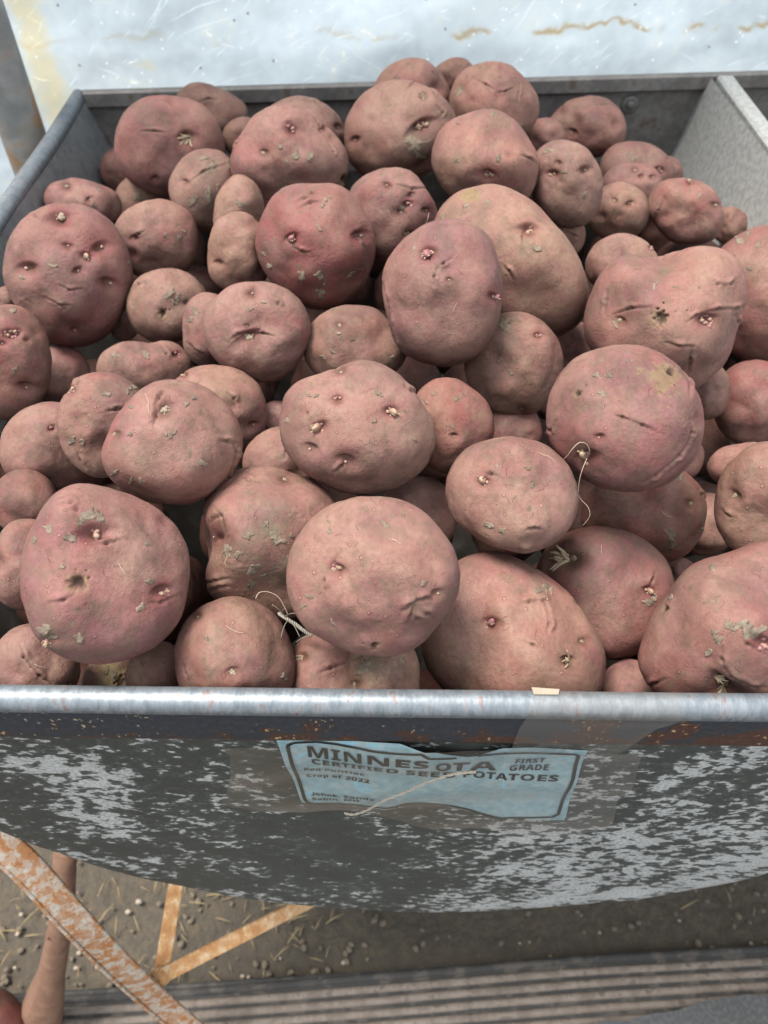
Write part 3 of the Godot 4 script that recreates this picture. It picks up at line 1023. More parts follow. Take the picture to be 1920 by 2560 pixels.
func build_tag() -> void:
	var t := thing("seed_tag", "crumpled pale blue seed potato tag taped to the bin's front", "tag")
	var st := start()
	st.set_smooth_group(0)
	var nx := 100
	var ny := 44
	for i in nx:
		for j in ny:
			var q := []
			for c in [[i, j], [i + 1, j], [i + 1, j + 1], [i, j + 1]]:
				var f: float = float(c[1]) / ny
				var left := lerpf(TAG_LEFT[0], TAG_LEFT[1], f)
				var right := lerpf(TAG_RIGHT[0], lerpf(TAG_RIGHT[1], TAG_RIGHT[2], f), f)
				var x := lerpf(left, right, float(c[0]) / nx)
				var down := lerpf(along(TAG_TOP, x), along(TAG_BOTTOM, x), f)
				q.append(on_tag(x, down))
			quad(st, q[0], q[1], q[2], q[3])
	piece("paper", finish(st), M.tag_paper, t)
	st = start()
	for line in TAG_BORDER: strip(st, line, 0.0021, 0.0005)
	piece("printed_border", finish(st), M.ink, t)
	var bold := SystemFont.new()
	bold.font_names = PackedStringArray(["Droid Sans"])
	bold.font_weight = 700
	for l in TAG_LINES: lettering(l[0], l[1], l[2], bold, t)

# Clear tape folded over the rolled rim and down across the hem.
func rim_tape(x0: float, x1: float) -> void:
	var st := start()
	st.set_smooth_group(0)
	var prof := []
	for k in 12:
		var a := deg_to_rad(125.0 - k * 11.5)
		prof.append(Vector2(RIM - 0.0068 + sin(a) * 0.0074 - RIM, cos(a) * 0.0074 + 0.0013))
	prof += [Vector2(-0.0155, 0.0072), Vector2(-0.021, 0.0064), Vector2(-0.034, 0.0058), Vector2(-0.0475, 0.0056), Vector2(-0.056, 0.0052)]
	for i in 24:
		for k in prof.size() - 1:
			var q := []
			for c in [[i, k], [i + 1, k], [i + 1, k + 1], [i, k + 1]]:
				var f: float = float(c[0]) / 24
				var p: Vector2 = prof[c[1]]
				var x := lerpf(x0 - 0.006 * float(c[1]) / prof.size(), x1 - 0.020 * maxf(0.0, float(c[1]) - 11.0) / 5.0, f)
				q.append(at_front(x, p.x, p.y + 0.0003 * lumps.get_noise_2d(x * 4000.0, p.x * 4000.0)))
			quad(st, q[0], q[1], q[2], q[3])
	var m := StandardMaterial3D.new()
	m.transparency = BaseMaterial3D.TRANSPARENCY_ALPHA
	m.albedo_color = Color(0.60, 0.55, 0.48, 0.06)
	m.roughness = 0.24
	tag(piece("tape", finish(st), m, self), "clear tape strip folded down over the rolled front rim above the tag's right end", "tape")
	st = start()
	st.set_smooth_group(0)
	for i in 8:
		var f := i / 8.0
		var g := (i + 1) / 8.0
		quad(st, at_front(lerpf(x0 - 0.001, x0 + 0.013, f), 0.0022 - 0.0016 * f, -0.0036), at_front(lerpf(x0 - 0.001, x0 + 0.013, g), 0.0022 - 0.0016 * g, -0.0036), at_front(lerpf(x0, x0 + 0.012, g), 0.0006, -0.0006), at_front(lerpf(x0, x0 + 0.012, f), 0.0006, -0.0006))
	tag(piece("paper_scrap", finish(st), plain(Color(0.24, 0.20, 0.15), 0.8), self), "torn cream scrap of paper stuck under the tape on the front rim", "paper scrap")

# ---------------------------------------------------------------- twisted string
func string_thing(label: String, ctrl: Array, r: float, mat: Material, loose := 3) -> void:
	var path := curve(ctrl, 60)
	var root := thing("string", label, "string")
	for strand in 2:
		var st := start()
		var pts := []
		for i in path.size():
			var d: Vector3 = (path[mini(i + 1, path.size() - 1)] - path[maxi(i - 1, 0)]).normalized()
			var x := d.cross(Vector3(0.2, 0.5, 1).normalized()).normalized()
			var y := d.cross(x)
			var a := i * 0.95 + strand * PI
			pts.append(path[i] + (x * cos(a) + y * sin(a)) * r * 0.6)
		tube(st, pts, [r * 0.62], 7, Color.WHITE, 0.3)
		piece("strand", finish(st), mat, root)
	for k in loose:
		var st := start()
		var e: Vector3 = path[rng.randi_range(0, path.size() - 1)]
		var o := Vector3(rng.randf() - 0.5, rng.randf() - 0.2, rng.randf() - 0.3) * 0.02
		tube(st, curve([e, e + o * 0.5 + Vector3(0, 0.002, 0), e + o], 6), [r * 0.16], 5)
		piece("fibre", finish(st), mat, root)

# ---------------------------------------------------------------- surroundings
func sheet_texture() -> ImageTexture:
	var W := 2048
	var H := 1024
	var fine := noise_bytes(W, H, 0.05, 51, 4)
	var mid := noise_bytes(W, H, 0.010, 52, 4)
	var slow := noise_bytes(W, H, 0.004, 53, 4)
	var rgb := PackedByteArray()
	rgb.resize(W * H * 3)
	for j in H:
		var y := (1.0 - float(j) / H) * 1.2
		for i in W:
			var x := float(i) / W * 2.4 - 1.2
			var at := j * W + i
			var f := fine[at] / 255.0
			var m := mid[at] / 255.0
			var s := slow[at] / 255.0
			# slanting folds, their light and shade put into the colour
			var g := slow[((j * 2 + i) & (H - 1)) * W + ((i / 6 + 300) & (W - 1))] / 255.0
			var v := 0.905 + 0.10 * (m - 0.5) + 0.17 * (g - 0.5) + 0.06 * (f - 0.5)
			v += 0.12 * smoothstep(0.70, 0.80, f * 0.6 + m * 0.4) * smoothstep(0.45, 0.6, s)
			v -= 0.05 * (1.0 - smoothstep(0.745, 0.765, y + 0.02 * (m - 0.5)))
			var c := Color(v * 0.945, v * 0.995, v * 1.02)
			# a tide line of dried mud along the fold, and ochre algae near the post
			var line := y - (0.7715 + 0.004 * (s - 0.5) + 0.007 * x) + 0.026 * (m - 0.5) + 0.010 * (f - 0.5)
			var mud := exp(-pow(line / 0.0032, 2)) * smoothstep(0.40, 0.56, mid[(j / 2) * W + (i + 700) % W] / 255.0 + 0.08 * smoothstep(-0.1, 0.2, x))
			mud *= (0.22 + 0.5 * smoothstep(0.0, 0.1, x)) * (0.4 + 1.2 * f)
			c = c.lerp(Color(0.70, 0.60, 0.44), clampf(mud * 0.95, 0, 0.75))
			var ochre := smoothstep(0.42, 0.95, m * 0.45 + f * 0.35 + 0.50 * exp(-pow((x + 0.432) / 0.022, 2)))
			ochre = maxf(ochre, smoothstep(0.62, 0.78, m * 0.7 + 0.35 * exp(-pow((x + 0.31) / 0.05, 2) - pow((y - 0.742) / 0.014, 2))) * 0.6)
			c = c.lerp(Color(0.90, 0.78, 0.50), ochre * 0.42)
			var speck := smoothstep(0.80, 0.84, f * 0.8 + 0.2 * s)
			c = c.lerp(Color(0.45, 0.42, 0.36), speck * 0.5 * smoothstep(0.60, 0.35, s))
			rgb[at * 3] = int(clampf(c.r, 0, 1) * 255)
			rgb[at * 3 + 1] = int(clampf(c.g, 0, 1) * 255)
			rgb[at * 3 + 2] = int(clampf(c.b, 0, 1) * 255)
	for k in 620:       # short creases and folds, their bright highlights painted into the colour
		var x := rng.randf() * W
		var y := rng.randf_range(0.30, 0.42) * H if k % 3 else rng.randf() * H
		var a := rng.randf_range(-0.9, -0.3) if k % 4 else rng.randf_range(0.1, 0.5)
		var long := rng.randi_range(4, 26) if k % 17 else rng.randi_range(60, 170)
		var gain := rng.randf_range(10.0, 46.0)
		for i in long:
			x += cos(a)
			y += sin(a)
			a += rng.randf_range(-0.08, 0.08)
			var at := (posmod(int(y), H) * W + posmod(int(x), W)) * 3
			for c in 3: rgb[at + c] = mini(255, int(rgb[at + c] + gain * sin(PI * i / long)))
	for k in 160:  # droplets, their white sparkle painted in, with some grey ones
		var x := rng.randi_range(0, W - 3)
		var y := int(rng.randf_range(0.30, 0.40) * H)
		var dark := k % 5 == 0
		for o in [0, 1, W, W + 1]:
			for c in 3: rgb[(y * W + x + o) * 3 + c] = 120 if dark else 255
	return ImageTexture.create_from_image(Image.create_from_data(W, H, false, Image.FORMAT_RGB8, rgb))

func build_sheet() -> void:
	var st := start()
	st.set_smooth_group(0)
	var nx := 150
	var ny := 70
	var p := func(i: int, j: int) -> Vector3:
		var x := lerpf(-1.8, 1.8, float(i) / nx)
		var y := 1.8 * pow(float(j) / ny, 1.15)
		var lean := 0.16 * pow(maxf(y - 1.0, 0.0), 2)
		return Vector3(x, y, -1.075 - 0.05 * x + lean + 0.016 * lumps.get_noise_2d(x * 160.0 + y * 120.0, y * 420.0) + 0.006 * lumps.get_noise_2d(x * 900.0, y * 900.0 + 50.0))
	for i in nx:
		for j in ny:
			var q := [(p as Callable).call(i, j + 1), (p as Callable).call(i + 1, j + 1), (p as Callable).call(i + 1, j), (p as Callable).call(i, j)]
			var uv := []
			for c in q: uv.append(Vector2((c.x + 1.2) / 2.4, 1.0 - c.y / 1.2))
			uv_quad(st, q, uv)
	st.index()
	st.generate_normals()
	var m := StandardMaterial3D.new()
	m.albedo_texture = sheet_texture()
	m.roughness = 0.3
	m.heightmap_enabled = true
	m.heightmap_texture = ImageTexture.create_from_image(Image.create_from_data(512, 512, false, Image.FORMAT_L8, noise_bytes(512, 512, 0.012, 55, 4, FastNoiseLite.TYPE_PERLIN)))
	m.heightmap_scale = 0.9
	m.backlight_enabled = true
	m.backlight = Color(1, 1, 1)
	tag(piece("plastic_sheet", st.commit(), m, self), "translucent white polytunnel sheet with a brown mud line behind the bin", "plastic sheet")

func build_ground() -> void:
	var st := start()
	st.set_smooth_group(0)
	var n := 120
	var p := func(i: int, j: int) -> Vector3:
		var u := (float(i) / n - 0.5) * 2.0
		var v := (float(j) / n - 0.5) * 2.0
		var x := signf(u) * pow(absf(u), 3.0) * 40.0 - 0.1
		var z := signf(v) * pow(absf(v), 3.0) * 40.0 - 0.2
		var h := 0.006 * lumps.get_noise_2d(x * 700.0, z * 700.0) + 0.003 * lumps.get_noise_2d(x * 2500.0, z * 2500.0)
		return Vector3(x, h * exp(-(x * x + z * z) * 0.3) - 0.006, z)
	for i in n:
		for j in n:
			quad(st, (p as Callable).call(i, j), (p as Callable).call(i + 1, j), (p as Callable).call(i + 1, j + 1), (p as Callable).call(i, j + 1))
	tag(piece("ground", finish(st), M.earth, self), "bare trodden brown earth under the bin", "ground", "", "structure")

	# grooved board, every ridge a strip of its own
	var board := thing("grooved_board", "weathered grey board with long parallel grooves lying on the earth under the bin", "board")
	var dir := Vector3(0.947, 0, -0.052).normalized()
	var toward := Vector3(0.052, 0, 0.947).normalized()
	var from := Vector3(-0.465, 0, -0.160) - dir * 0.55
	st = start()
	bar(st, from + toward * 0.092 + Vector3(0, 0.004, 0), from + toward * 0.092 + dir * 1.9 + Vector3(0, 0.004, 0), toward, 0.186, 0.012)
	piece("backing", finish(st), M.board_dark, board)
	for k in 15:
		st = start()
		var pts := []
		for i in 33:
			var x := i / 32.0 * 1.9
			var sway := 0.004 * sin(x * 5.2 - 2.2) * exp(-k * 0.09) + 0.0008 * lumps.get_noise_2d(x * 600.0, k * 90.0)
			pts.append(from + dir * x + toward * (0.006 + k * 0.0126 + sway) + Vector3(0, 0.0085 + 0.001 * lumps.get_noise_2d(x * 300.0, k * 50.0), 0))
		tube(st, pts, [0.0050], 8)
		piece("ridge", finish(st), M.board_dark if k == 0 else M.board, board)

	# loose grey ground cloth over the board's near edge
	st = start()
	st.set_smooth_group(0)
	for i in 30:
		for j in 16:
			var q := []
			for c in [[i, j], [i, j + 1], [i + 1, j + 1], [i + 1, j]]:
				var x: float = 0.14 + c[0] * 0.03
				var z: float = -0.112 - (x - 0.14) * 0.15 + c[1] * 0.03 + 0.008 * lumps.get_noise_1d(x * 1400.0)
				q.append(Vector3(x, 0.021 + 0.006 * lumps.get_noise_2d(x * 900.0, z * 900.0) - 0.004 * minf(c[1], 3), z))
			quad(st, q[0], q[3], q[2], q[1])
	tag(piece("ground_cloth", finish(st), M.cloth, self), "dark grey woven ground cloth lapping over the near edge of the grooved board", "cloth")

	# galvanised post of the tunnel
	var post := thing("tunnel_post", "upright galvanised tunnel post with orange rust, outside the bin's left back corner", "post", Vector3(-0.401, 0, -0.865))
	st = start()
	tube(st, [Vector3(0, 0, 0), Vector3(0.002, 0.6, 0), Vector3(0.0, 1.2, -0.004), Vector3(0.0, 2.0, -0.01)], [0.024], 28)
	piece("pipe", finish(st), M.post, post)

	# wooden stake behind the leg
	var stake := thing("wooden_stake", "round bare wooden stake leaning behind the rusty leg, thicker at its foot", "stake")
	st = start()
	tube(st, curve(STAKE, 14), [0.0115, 0.0115, 0.0116, 0.0120, 0.0120, 0.0124, 0.0128, 0.0132, 0.0138, 0.015, 0.018, 0.021, 0.024, 0.026, 0.026], 14, Color.WHITE, 0.15)
	piece("shaft", finish(st), M.wood, stake)
	st = start()
	for k in 1:
		var c: Vector3 = curve(STAKE, 14)[5 + k * 3] + Vector3(-0.008, 0.002, 0.010)
		tube(st, [c, c + Vector3(rng.randf_range(-0.012, 0.004), 0.012, 0.004)], [0.0012, 0.0004], 5)
	piece("splinter", finish(st), M.wood, stake)

	for k in PEBBLES.size():
		st = start()
		var g: Array = PEBBLES[k]
		knob(st, Vector3.ZERO, Vector3(g[2], g[2] * 0.7, g[2] * 0.85), Vector3.UP, Color(0.19, 0.155, 0.12), Color(0.27, 0.225, 0.18), 4)
		var o := piece("pebble", finish(st), M.pebble, self, Vector3(g[0], g[2] * 0.35, g[1]))
		tag(o, "small pale pebble lying loose on the brown earth under the bin", "pebble", "pebbles scattered on the earth")
	# dry bits of straw and crumbs of earth
	var blade := start()
	tube(blade, [Vector3.ZERO, Vector3(0.012, 0.003, 0.001), Vector3(0.026, 0.001, 0.004)], [0.0008, 0.0009, 0.0003], 5)
	var mm := MultiMesh.new()
	mm.transform_format = MultiMesh.TRANSFORM_3D
	mm.mesh = finish(blade)
	mm.instance_count = 190
	for i in mm.instance_count:
		var x := -0.62 + rng.randf() * 0.55 if i < 150 else rng.randf_range(-0.5, 0.5)
		var z := rng.randf_range(-0.36, -0.16)
		mm.set_instance_transform(i, Transform3D(Basis.from_euler(Vector3(rng.randf() * 0.5, rng.randf() * TAU, rng.randf() * 0.7)) * rng.randf_range(0.3, 1.1), Vector3(x, 0.001, z)))
	var straw := MultiMeshInstance3D.new()
	straw.name = "straw_litter"
	straw.multimesh = mm
	straw.material_override = M.straw
	add_child(straw)
	tag(straw, "dry straw and grass bits littering the earth beside the rusty leg", "straw", "", "stuff")
	var crumb := start()
	knob(crumb, Vector3.ZERO, Vector3(1, 0.7, 0.9), Vector3.UP, Color(0.2, 0.16, 0.12), Color(0.3, 0.25, 0.19), 2)
	mm = MultiMesh.new()
	mm.transform_format = MultiMesh.TRANSFORM_3D
	mm.mesh = finish(crumb)
	mm.instance_count = 480
	for i in mm.instance_count:
		mm.set_instance_transform(i, Transform3D(Basis.from_euler(Vector3(0, rng.randf() * TAU, 0)) * Basis.from_scale(Vector3.ONE * rng.randf_range(0.001, 0.0045)), Vector3(rng.randf_range(-0.75, 0.65), 0.001, -0.17 - 0.3 * pow(rng.randf(), 1.6))))
	var crumbs := MultiMeshInstance3D.new()
	crumbs.name = "earth_crumbs"
	crumbs.multimesh = mm
	crumbs.material_override = M.crumb
	add_child(crumbs)
	tag(crumbs, "brown crumbs of earth and grit strewn under the bin", "earth crumbs", "", "stuff")

func materials() -> void:
	var sprout := plain(Color.WHITE, 0.6)
	sprout.vertex_color_use_as_albedo = true
	M.sprout = sprout
	var soil := plain(Color.WHITE, 0.95)
	soil.vertex_color_use_as_albedo = true
	soil.metallic_specular = 0.2
	M.soil = soil
	var galv := worn_texture(512, 512, 61, 0.02, [[0, Color(0.159, 0.167, 0.170)], [0.42, Color(0.209, 0.217, 0.220), 0.2], [0.68, Color(0.159, 0.162, 0.167), 0.06]])
	var scratch := ImageTexture.create_from_image(Image.create_from_data(512, 512, false, Image.FORMAT_L8, noise_bytes(512, 512, 0.08, 62, 3)))
	M.rim = mapped(worn_texture(1024, 512, 65, 0.03, [[0, Color(0.12, 0.14, 0.158)], [0.45, Color(0.18, 0.20, 0.22), 0.2], [0.74, Color(0.17, 0.115, 0.10), 0.03]]), 4.0, 0.50, 0.5, scratch, 0.02)
	M.steel = mapped(galv, 3.0, 0.5, 0.35, scratch, 0.02)
	M.steel_shade = mapped(worn_texture(512, 512, 77, 0.02, [[0, Color(0.023, 0.019, 0.015)], [0.5, Color(0.041, 0.034, 0.026), 0.2], [0.7, Color(0.059, 0.054, 0.050), 0.05]]), 2.0, 0.9)  # near-black tone paints shade onto the steel seen through the heap
	M.steel_dark = mapped(worn_texture(512, 512, 66, 0.015, [[0, Color(0.115, 0.108, 0.102)], [0.5, Color(0.157, 0.150, 0.143), 0.2], [0.72, Color(0.111, 0.085, 0.068), 0.05]]), 3.0, 0.55, 0.3, scratch, 0.02)
	M.steel_pale = mapped(worn_texture(512, 512, 67, 0.05, [[0, Color(0.224, 0.227, 0.219)], [0.5, Color(0.325, 0.325, 0.314), 0.25], [0.74, Color(0.236, 0.213, 0.185), 0.05]]), 4.0, 0.55, 0.08, scratch, 0.02)
	M.post = mapped(worn_texture(512, 512, 68, 0.008, [[0, Color(0.17, 0.175, 0.17)], [0.5, Color(0.25, 0.255, 0.245), 0.15], [0.66, Color(0.25, 0.14, 0.06), 0.12]]), 3.0, 0.6, 0.2)
	M.rust_white = mapped(worn_texture(1024, 1024, 69, 0.014, [[0, Color(0.238, 0.102, 0.038)], [0.40, Color(0.289, 0.128, 0.043), 0.05], [0.53, Color(0.34, 0.315, 0.275), 0.035], [0.75, Color(0.255, 0.136, 0.060), 0.02]]), 5.0, 0.75, 0.0, scratch, 0.04)
	M.rust_orange = mapped(worn_texture(512, 512, 70, 0.02, [[0, Color(0.340, 0.162, 0.060)], [0.5, Color(0.468, 0.281, 0.128), 0.12], [0.66, Color(0.527, 0.451, 0.323), 0.04]]), 6.0, 0.8, 0.0, scratch, 0.04)
	M.tag_paper = mapped(worn_texture(512, 512, 71, 0.01, [[0, Color(0.194, 0.301, 0.333)], [0.45, Color(0.258, 0.360, 0.384), 0.2], [0.62, Color(0.283, 0.338, 0.338), 0.08], [0.72, Color(0.211, 0.395, 0.477), 0.05]]), 7.0, 0.6)
	M.ink = plain(Color(0.008, 0.008, 0.008), 0.7)
	M.twine = plain(Color(0.224, 0.202, 0.168), 0.9)
	M.earth = mapped(worn_texture(1024, 1024, 72, 0.02, [[0, Color(0.049, 0.041, 0.031)], [0.45, Color(0.060, 0.050, 0.038), 0.2], [0.66, Color(0.071, 0.055, 0.036), 0.12]]), 2.2, 0.95, 0.0, scratch, 0.25)
	M.board = mapped(worn_texture(512, 512, 73, 0.02, [[0, Color(0.104, 0.083, 0.068)], [0.5, Color(0.167, 0.138, 0.115), 0.2], [0.7, Color(0.062, 0.052, 0.044), 0.06]]), 3.0, 0.8)
	M.board_dark = mapped(worn_texture(512, 512, 74, 0.02, [[0, Color(0.025, 0.024, 0.023)], [0.6, Color(0.06, 0.052, 0.045), 0.1]]), 3.0, 0.8)
	M.cloth = mapped(worn_texture(512, 512, 75, 0.05, [[0, Color(0.043, 0.045, 0.048)], [0.6, Color(0.072, 0.073, 0.072), 0.2]]), 6.0, 0.9)
	M.wood = mapped(worn_texture(512, 512, 76, 0.02, [[0, Color(0.120, 0.062, 0.039)], [0.5, Color(0.169, 0.093, 0.059), 0.2]]), 4.0, 0.8)
	var pebble := plain(Color.WHITE, 0.8)
	pebble.vertex_color_use_as_albedo = true
	M.pebble = pebble
	M.crumb = plain(Color(0.115, 0.092, 0.068), 0.95)
	M.straw = plain(Color(0.25, 0.19, 0.10), 0.85)
	M.hair = plain(Color(0.46, 0.36, 0.27), 0.7)

func root_hair(label: String, ctrl: Array, r := 0.00016) -> void:
	var st := start()
	tube(st, curve(ctrl, 40), [r], 5)
	tag(piece("root_hair", finish(st), M.hair, self), label, "root hair")

# Potatoes of the lower layer, skin darkened to paint the shade in the gaps of the heap.
func lower_layer() -> void:
	var first: Node3D
	for i in 9:
		for j in 8:
			var x := -0.29 + i * 0.078 + (0.039 if j % 2 else 0.0) + rng.randf_range(-0.008, 0.008)
			var z := -0.245 - j * 0.088 + rng.randf_range(-0.008, 0.008)
			if x > 0.345: continue
			var turn := Vector3(rng.randf() - 0.5, rng.randf() - 0.5, rng.randf() - 0.5)
			var r := 38.0
			var at := Vector3(x, RIM - 0.160 + rng.randf_range(-0.008, 0.006), z)
			var label := "shade-darkened potato buried in the lower layer, glimpsed only through gaps in the heap"
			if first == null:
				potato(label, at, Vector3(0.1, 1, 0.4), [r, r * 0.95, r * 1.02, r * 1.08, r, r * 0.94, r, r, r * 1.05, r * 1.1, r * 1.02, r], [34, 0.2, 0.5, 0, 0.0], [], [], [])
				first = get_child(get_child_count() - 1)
				var shaded_skin: StandardMaterial3D = first.get_child(0).material_override
				shaded_skin.albedo_color = Color(0.24, 0.20, 0.175).linear_to_srgb()  # darker skin stands in for deep shade between the potatoes
			else:
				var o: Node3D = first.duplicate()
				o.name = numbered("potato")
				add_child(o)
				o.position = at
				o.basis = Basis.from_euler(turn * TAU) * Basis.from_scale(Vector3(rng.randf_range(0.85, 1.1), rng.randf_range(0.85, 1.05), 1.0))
	# a few more wedged between the layers where the heap is open
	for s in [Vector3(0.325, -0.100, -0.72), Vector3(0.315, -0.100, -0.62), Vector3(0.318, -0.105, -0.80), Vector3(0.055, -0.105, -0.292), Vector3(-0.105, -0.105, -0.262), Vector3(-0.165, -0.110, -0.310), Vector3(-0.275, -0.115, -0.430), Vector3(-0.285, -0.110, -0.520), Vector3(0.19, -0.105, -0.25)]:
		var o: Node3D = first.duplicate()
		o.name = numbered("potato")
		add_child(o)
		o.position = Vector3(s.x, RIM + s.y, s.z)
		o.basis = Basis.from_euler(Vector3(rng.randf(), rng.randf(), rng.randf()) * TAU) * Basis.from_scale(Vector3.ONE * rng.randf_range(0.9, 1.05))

func _ready() -> void:
	# camera, held above the bin's front and tilted down
	var cam := Camera3D.new()
	cam.name = "camera"
	cam.position = Vector3(0, 1.10, 0)
	cam.rotation_degrees = Vector3(-49.2, 0, 0)
	var lens := CameraAttributesPhysical.new()
	lens.frustum_focal_length = 17.791
	lens.frustum_near = 0.02
	lens.frustum_far = 200.0
	lens.frustum_focus_distance = 0.43
	lens.exposure_aperture = 6.6
	cam.attributes = lens
	cam.fov = 68.0
	cam.near = 0.02
	cam.far = 200.0
	add_child(cam)
	# soft daylight of an overcast sky
	var sky_mat := ProceduralSkyMaterial.new()
	sky_mat.sky_top_color = Color(0.95, 0.975, 1.0)
	sky_mat.sky_horizon_color = Color(0.72, 0.74, 0.76)
	sky_mat.sky_curve = 0.9
	sky_mat.ground_bottom_color = Color(0.30, 0.26, 0.22)
	sky_mat.ground_horizon_color = Color(0.55, 0.53, 0.50)
	sky_mat.energy_multiplier = 0.50
	var sky := Sky.new()
	sky.sky_material = sky_mat
	var env := Environment.new()
	env.background_mode = Environment.BG_SKY
	env.sky = sky
	env.tonemap_mode = Environment.TONE_MAPPER_LINEAR
	env.tonemap_exposure = 5.7
	env.sdfgi_enabled = true
	env.ssao_enabled = true
	env.ssil_enabled = true
	var world := WorldEnvironment.new()
	world.name = "world"
	world.environment = env
	add_child(world)
	var sun := DirectionalLight3D.new()
	sun.name = "sun"
	sun.light_energy = 0.46
	sun.light_color = Color(1.0, 0.975, 0.94)
	sun.light_angular_distance = 24.0
	sun.shadow_enabled = true
	add_child(sun)
	sun.look_at_from_position(Vector3(-0.52, 1.5, -0.12), Vector3.ZERO, Vector3.FORWARD)

	rng.seed = 7
	lumps.seed = 3
	lumps.frequency = 0.01
	lumps.fractal_octaves = 3
	tint_noise.seed = 9
	tint_noise.frequency = 0.02
	tint_noise.fractal_octaves = 4
	materials()
	potato_textures()
	make_sprouts()
	build_ground()
	build_sheet()
	build_bin()
	build_tag()
	heap()
	lower_layer()
	small_things()

func heap() -> void:
	potato("dark half-hidden potato wedged between the left metal wall and the big dark plum potato", Vector3(-0.3000, 0.6965, -0.8734), Vector3(0.2977, 0.4004, 0.8666), [23.3, 26.4, 29.4, 28.6, 28.1, 27.5, 27.2, 28.1, 29.4, 28.0, 25.1, 23.2], [23.3, 0.10, 0.30, 0, 0.15],
		[],
		[],
		[])
	potato("tan sliver of potato under the big dark potato near the left wall", Vector3(-0.2553, 0.6987, -0.7925), Vector3(0.2762, 0.4342, 0.8574), [27.7, 28.3, 31.4, 34.0, 32.8, 31.9, 30.9, 32.7, 35.8, 35.3, 33.0, 29.6], [27.5, 0.80, 0.10, 0, 0.15],
		[],
		[],
		[[-8.7, 4.5, 5.0]])
	potato("small potato peeking out between the two potatoes topmost on the heap at the back rim", Vector3(0.0788, 0.7790, -0.9006), Vector3(-0.0822, 0.3346, 0.9388), [22.2, 22.6, 23.8, 25.3, 24.9, 23.3, 22.3, 22.7, 24.2, 26.4, 25.0, 23.2], [20.5, 0.40, 0.20, 0, 0.15],
		[[-11.6, 13.7, 3.0, 6]],
		[],
		[])
	potato("smooth rosy potato topmost on the heap, poking above the back rim beside a smaller one", Vector3(0.0285, 0.7817, -0.8539), Vector3(-0.0313, 0.3491, 0.9366), [34.3, 35.2, 37.8, 40.9, 39.0, 36.0, 34.9, 35.7, 38.7, 40.9, 38.2, 35.2], [32.0, 0.20, 0.30, 1, 0.15],
		[[25.0, 7.1, 5.4, 6]],
		[[13.3, 22.9, 22.5, 20.5, 29.6, 12.2]],
		[[-17.8, 15.0, 2.9]])
	potato("tan sloping potato leaning on the back wall behind the big dark potato", Vector3(-0.1905, 0.7546, -0.8767), Vector3(0.1982, 0.3592, 0.9120), [29.1, 27.2, 31.4, 40.8, 36.3, 30.1, 27.5, 29.8, 36.5, 39.6, 38.8, 34.8], [28.8, 0.75, 0.10, 1, 0.15],
		[[0.8, 25.8, 2.5, 6]],
		[[-10.5, 11.1, 0.0, 13.9, 9.8, 12.3]],
		[])
	potato("small rosy tan potato squeezed between the big dark potato and the one with clustered pits", Vector3(-0.1503, 0.7482, -0.8312), Vector3(0.1643, 0.3845, 0.9084), [19.6, 20.6, 21.9, 22.1, 21.0, 20.0, 20.0, 21.0, 22.1, 22.0, 20.7, 19.6], [17.9, 0.55, 0.30, 0, 0.15],
		[],
		[],
		[])
	potato("tan potato against the back wall, mostly hidden behind the potato with star-shaped dry scar", Vector3(-0.0836, 0.7700, -0.7870), Vector3(0.0975, 0.3848, 0.9178), [33.6, 34.7, 40.1, 45.2, 40.6, 36.6, 36.1, 37.4, 39.2, 40.6, 39.4, 35.2], [32.9, 0.65, 0.15, 1, 0.15],
		[[38.1, 5.1, 3.7, 4]],
		[[-1.7, 31.6, 16.2, 27.3, 27.1, 19.6]],
		[])
	potato("lone oval potato against the back wall below the bolt, left of the divider", Vector3(0.2307, 0.7383, -0.8808), Vector3(-0.2355, 0.3692, 0.8990), [31.1, 31.7, 34.9, 39.6, 39.2, 32.8, 31.3, 35.7, 41.8, 46.8, 40.3, 33.2], [31.4, 0.25, 0.35, 1, 0.15],
		[[-18.6, -6.9, 4.7, 4], [28.2, 5.5, 5.7, 6], [-38.6, 12.5, 6.2, 6]],
		[[2.8, 21.8, 8.1, 22.7, 13.5, 23.7]],
		[])
	potato("small rosy potato behind, left of the lone oval potato at the back wall", Vector3(0.1745, 0.7422, -0.8418), Vector3(-0.1873, 0.3842, 0.9040), [20.3, 20.2, 21.3, 22.7, 22.9, 21.8, 20.7, 20.7, 21.7, 22.9, 22.8, 21.4], [18.6, 0.20, 0.30, 0, 0.15],
		[],
		[],
		[])
	potato("small potato barely showing at the foot of the back wall near the divider", Vector3(0.3224, 0.6977, -0.8593), Vector3(-0.3217, 0.4015, 0.8575), [16.7, 16.3, 16.9, 18.3, 19.0, 18.2, 17.0, 16.6, 17.2, 18.5, 19.0, 18.0], [15.2, 0.50, 0.20, 0, 0.15],
		[],
		[],
		[])
	potato("orange-tinged potato resting in the right back corner below the lone oval one", Vector3(0.2747, 0.7176, -0.8210), Vector3(-0.2903, 0.4040, 0.8675), [27.1, 28.0, 34.0, 41.7, 42.0, 37.5, 34.1, 34.1, 36.6, 39.8, 37.6, 30.0], [30.3, 0.50, 0.30, 1, 0.15],
		[[24.5, 3.8, 4.0, 1], [29.3, 15.8, 2.5, 6]],
		[],
		[[-5.1, 9.9, 4.0], [-11.1, 13.7, 3.0]])
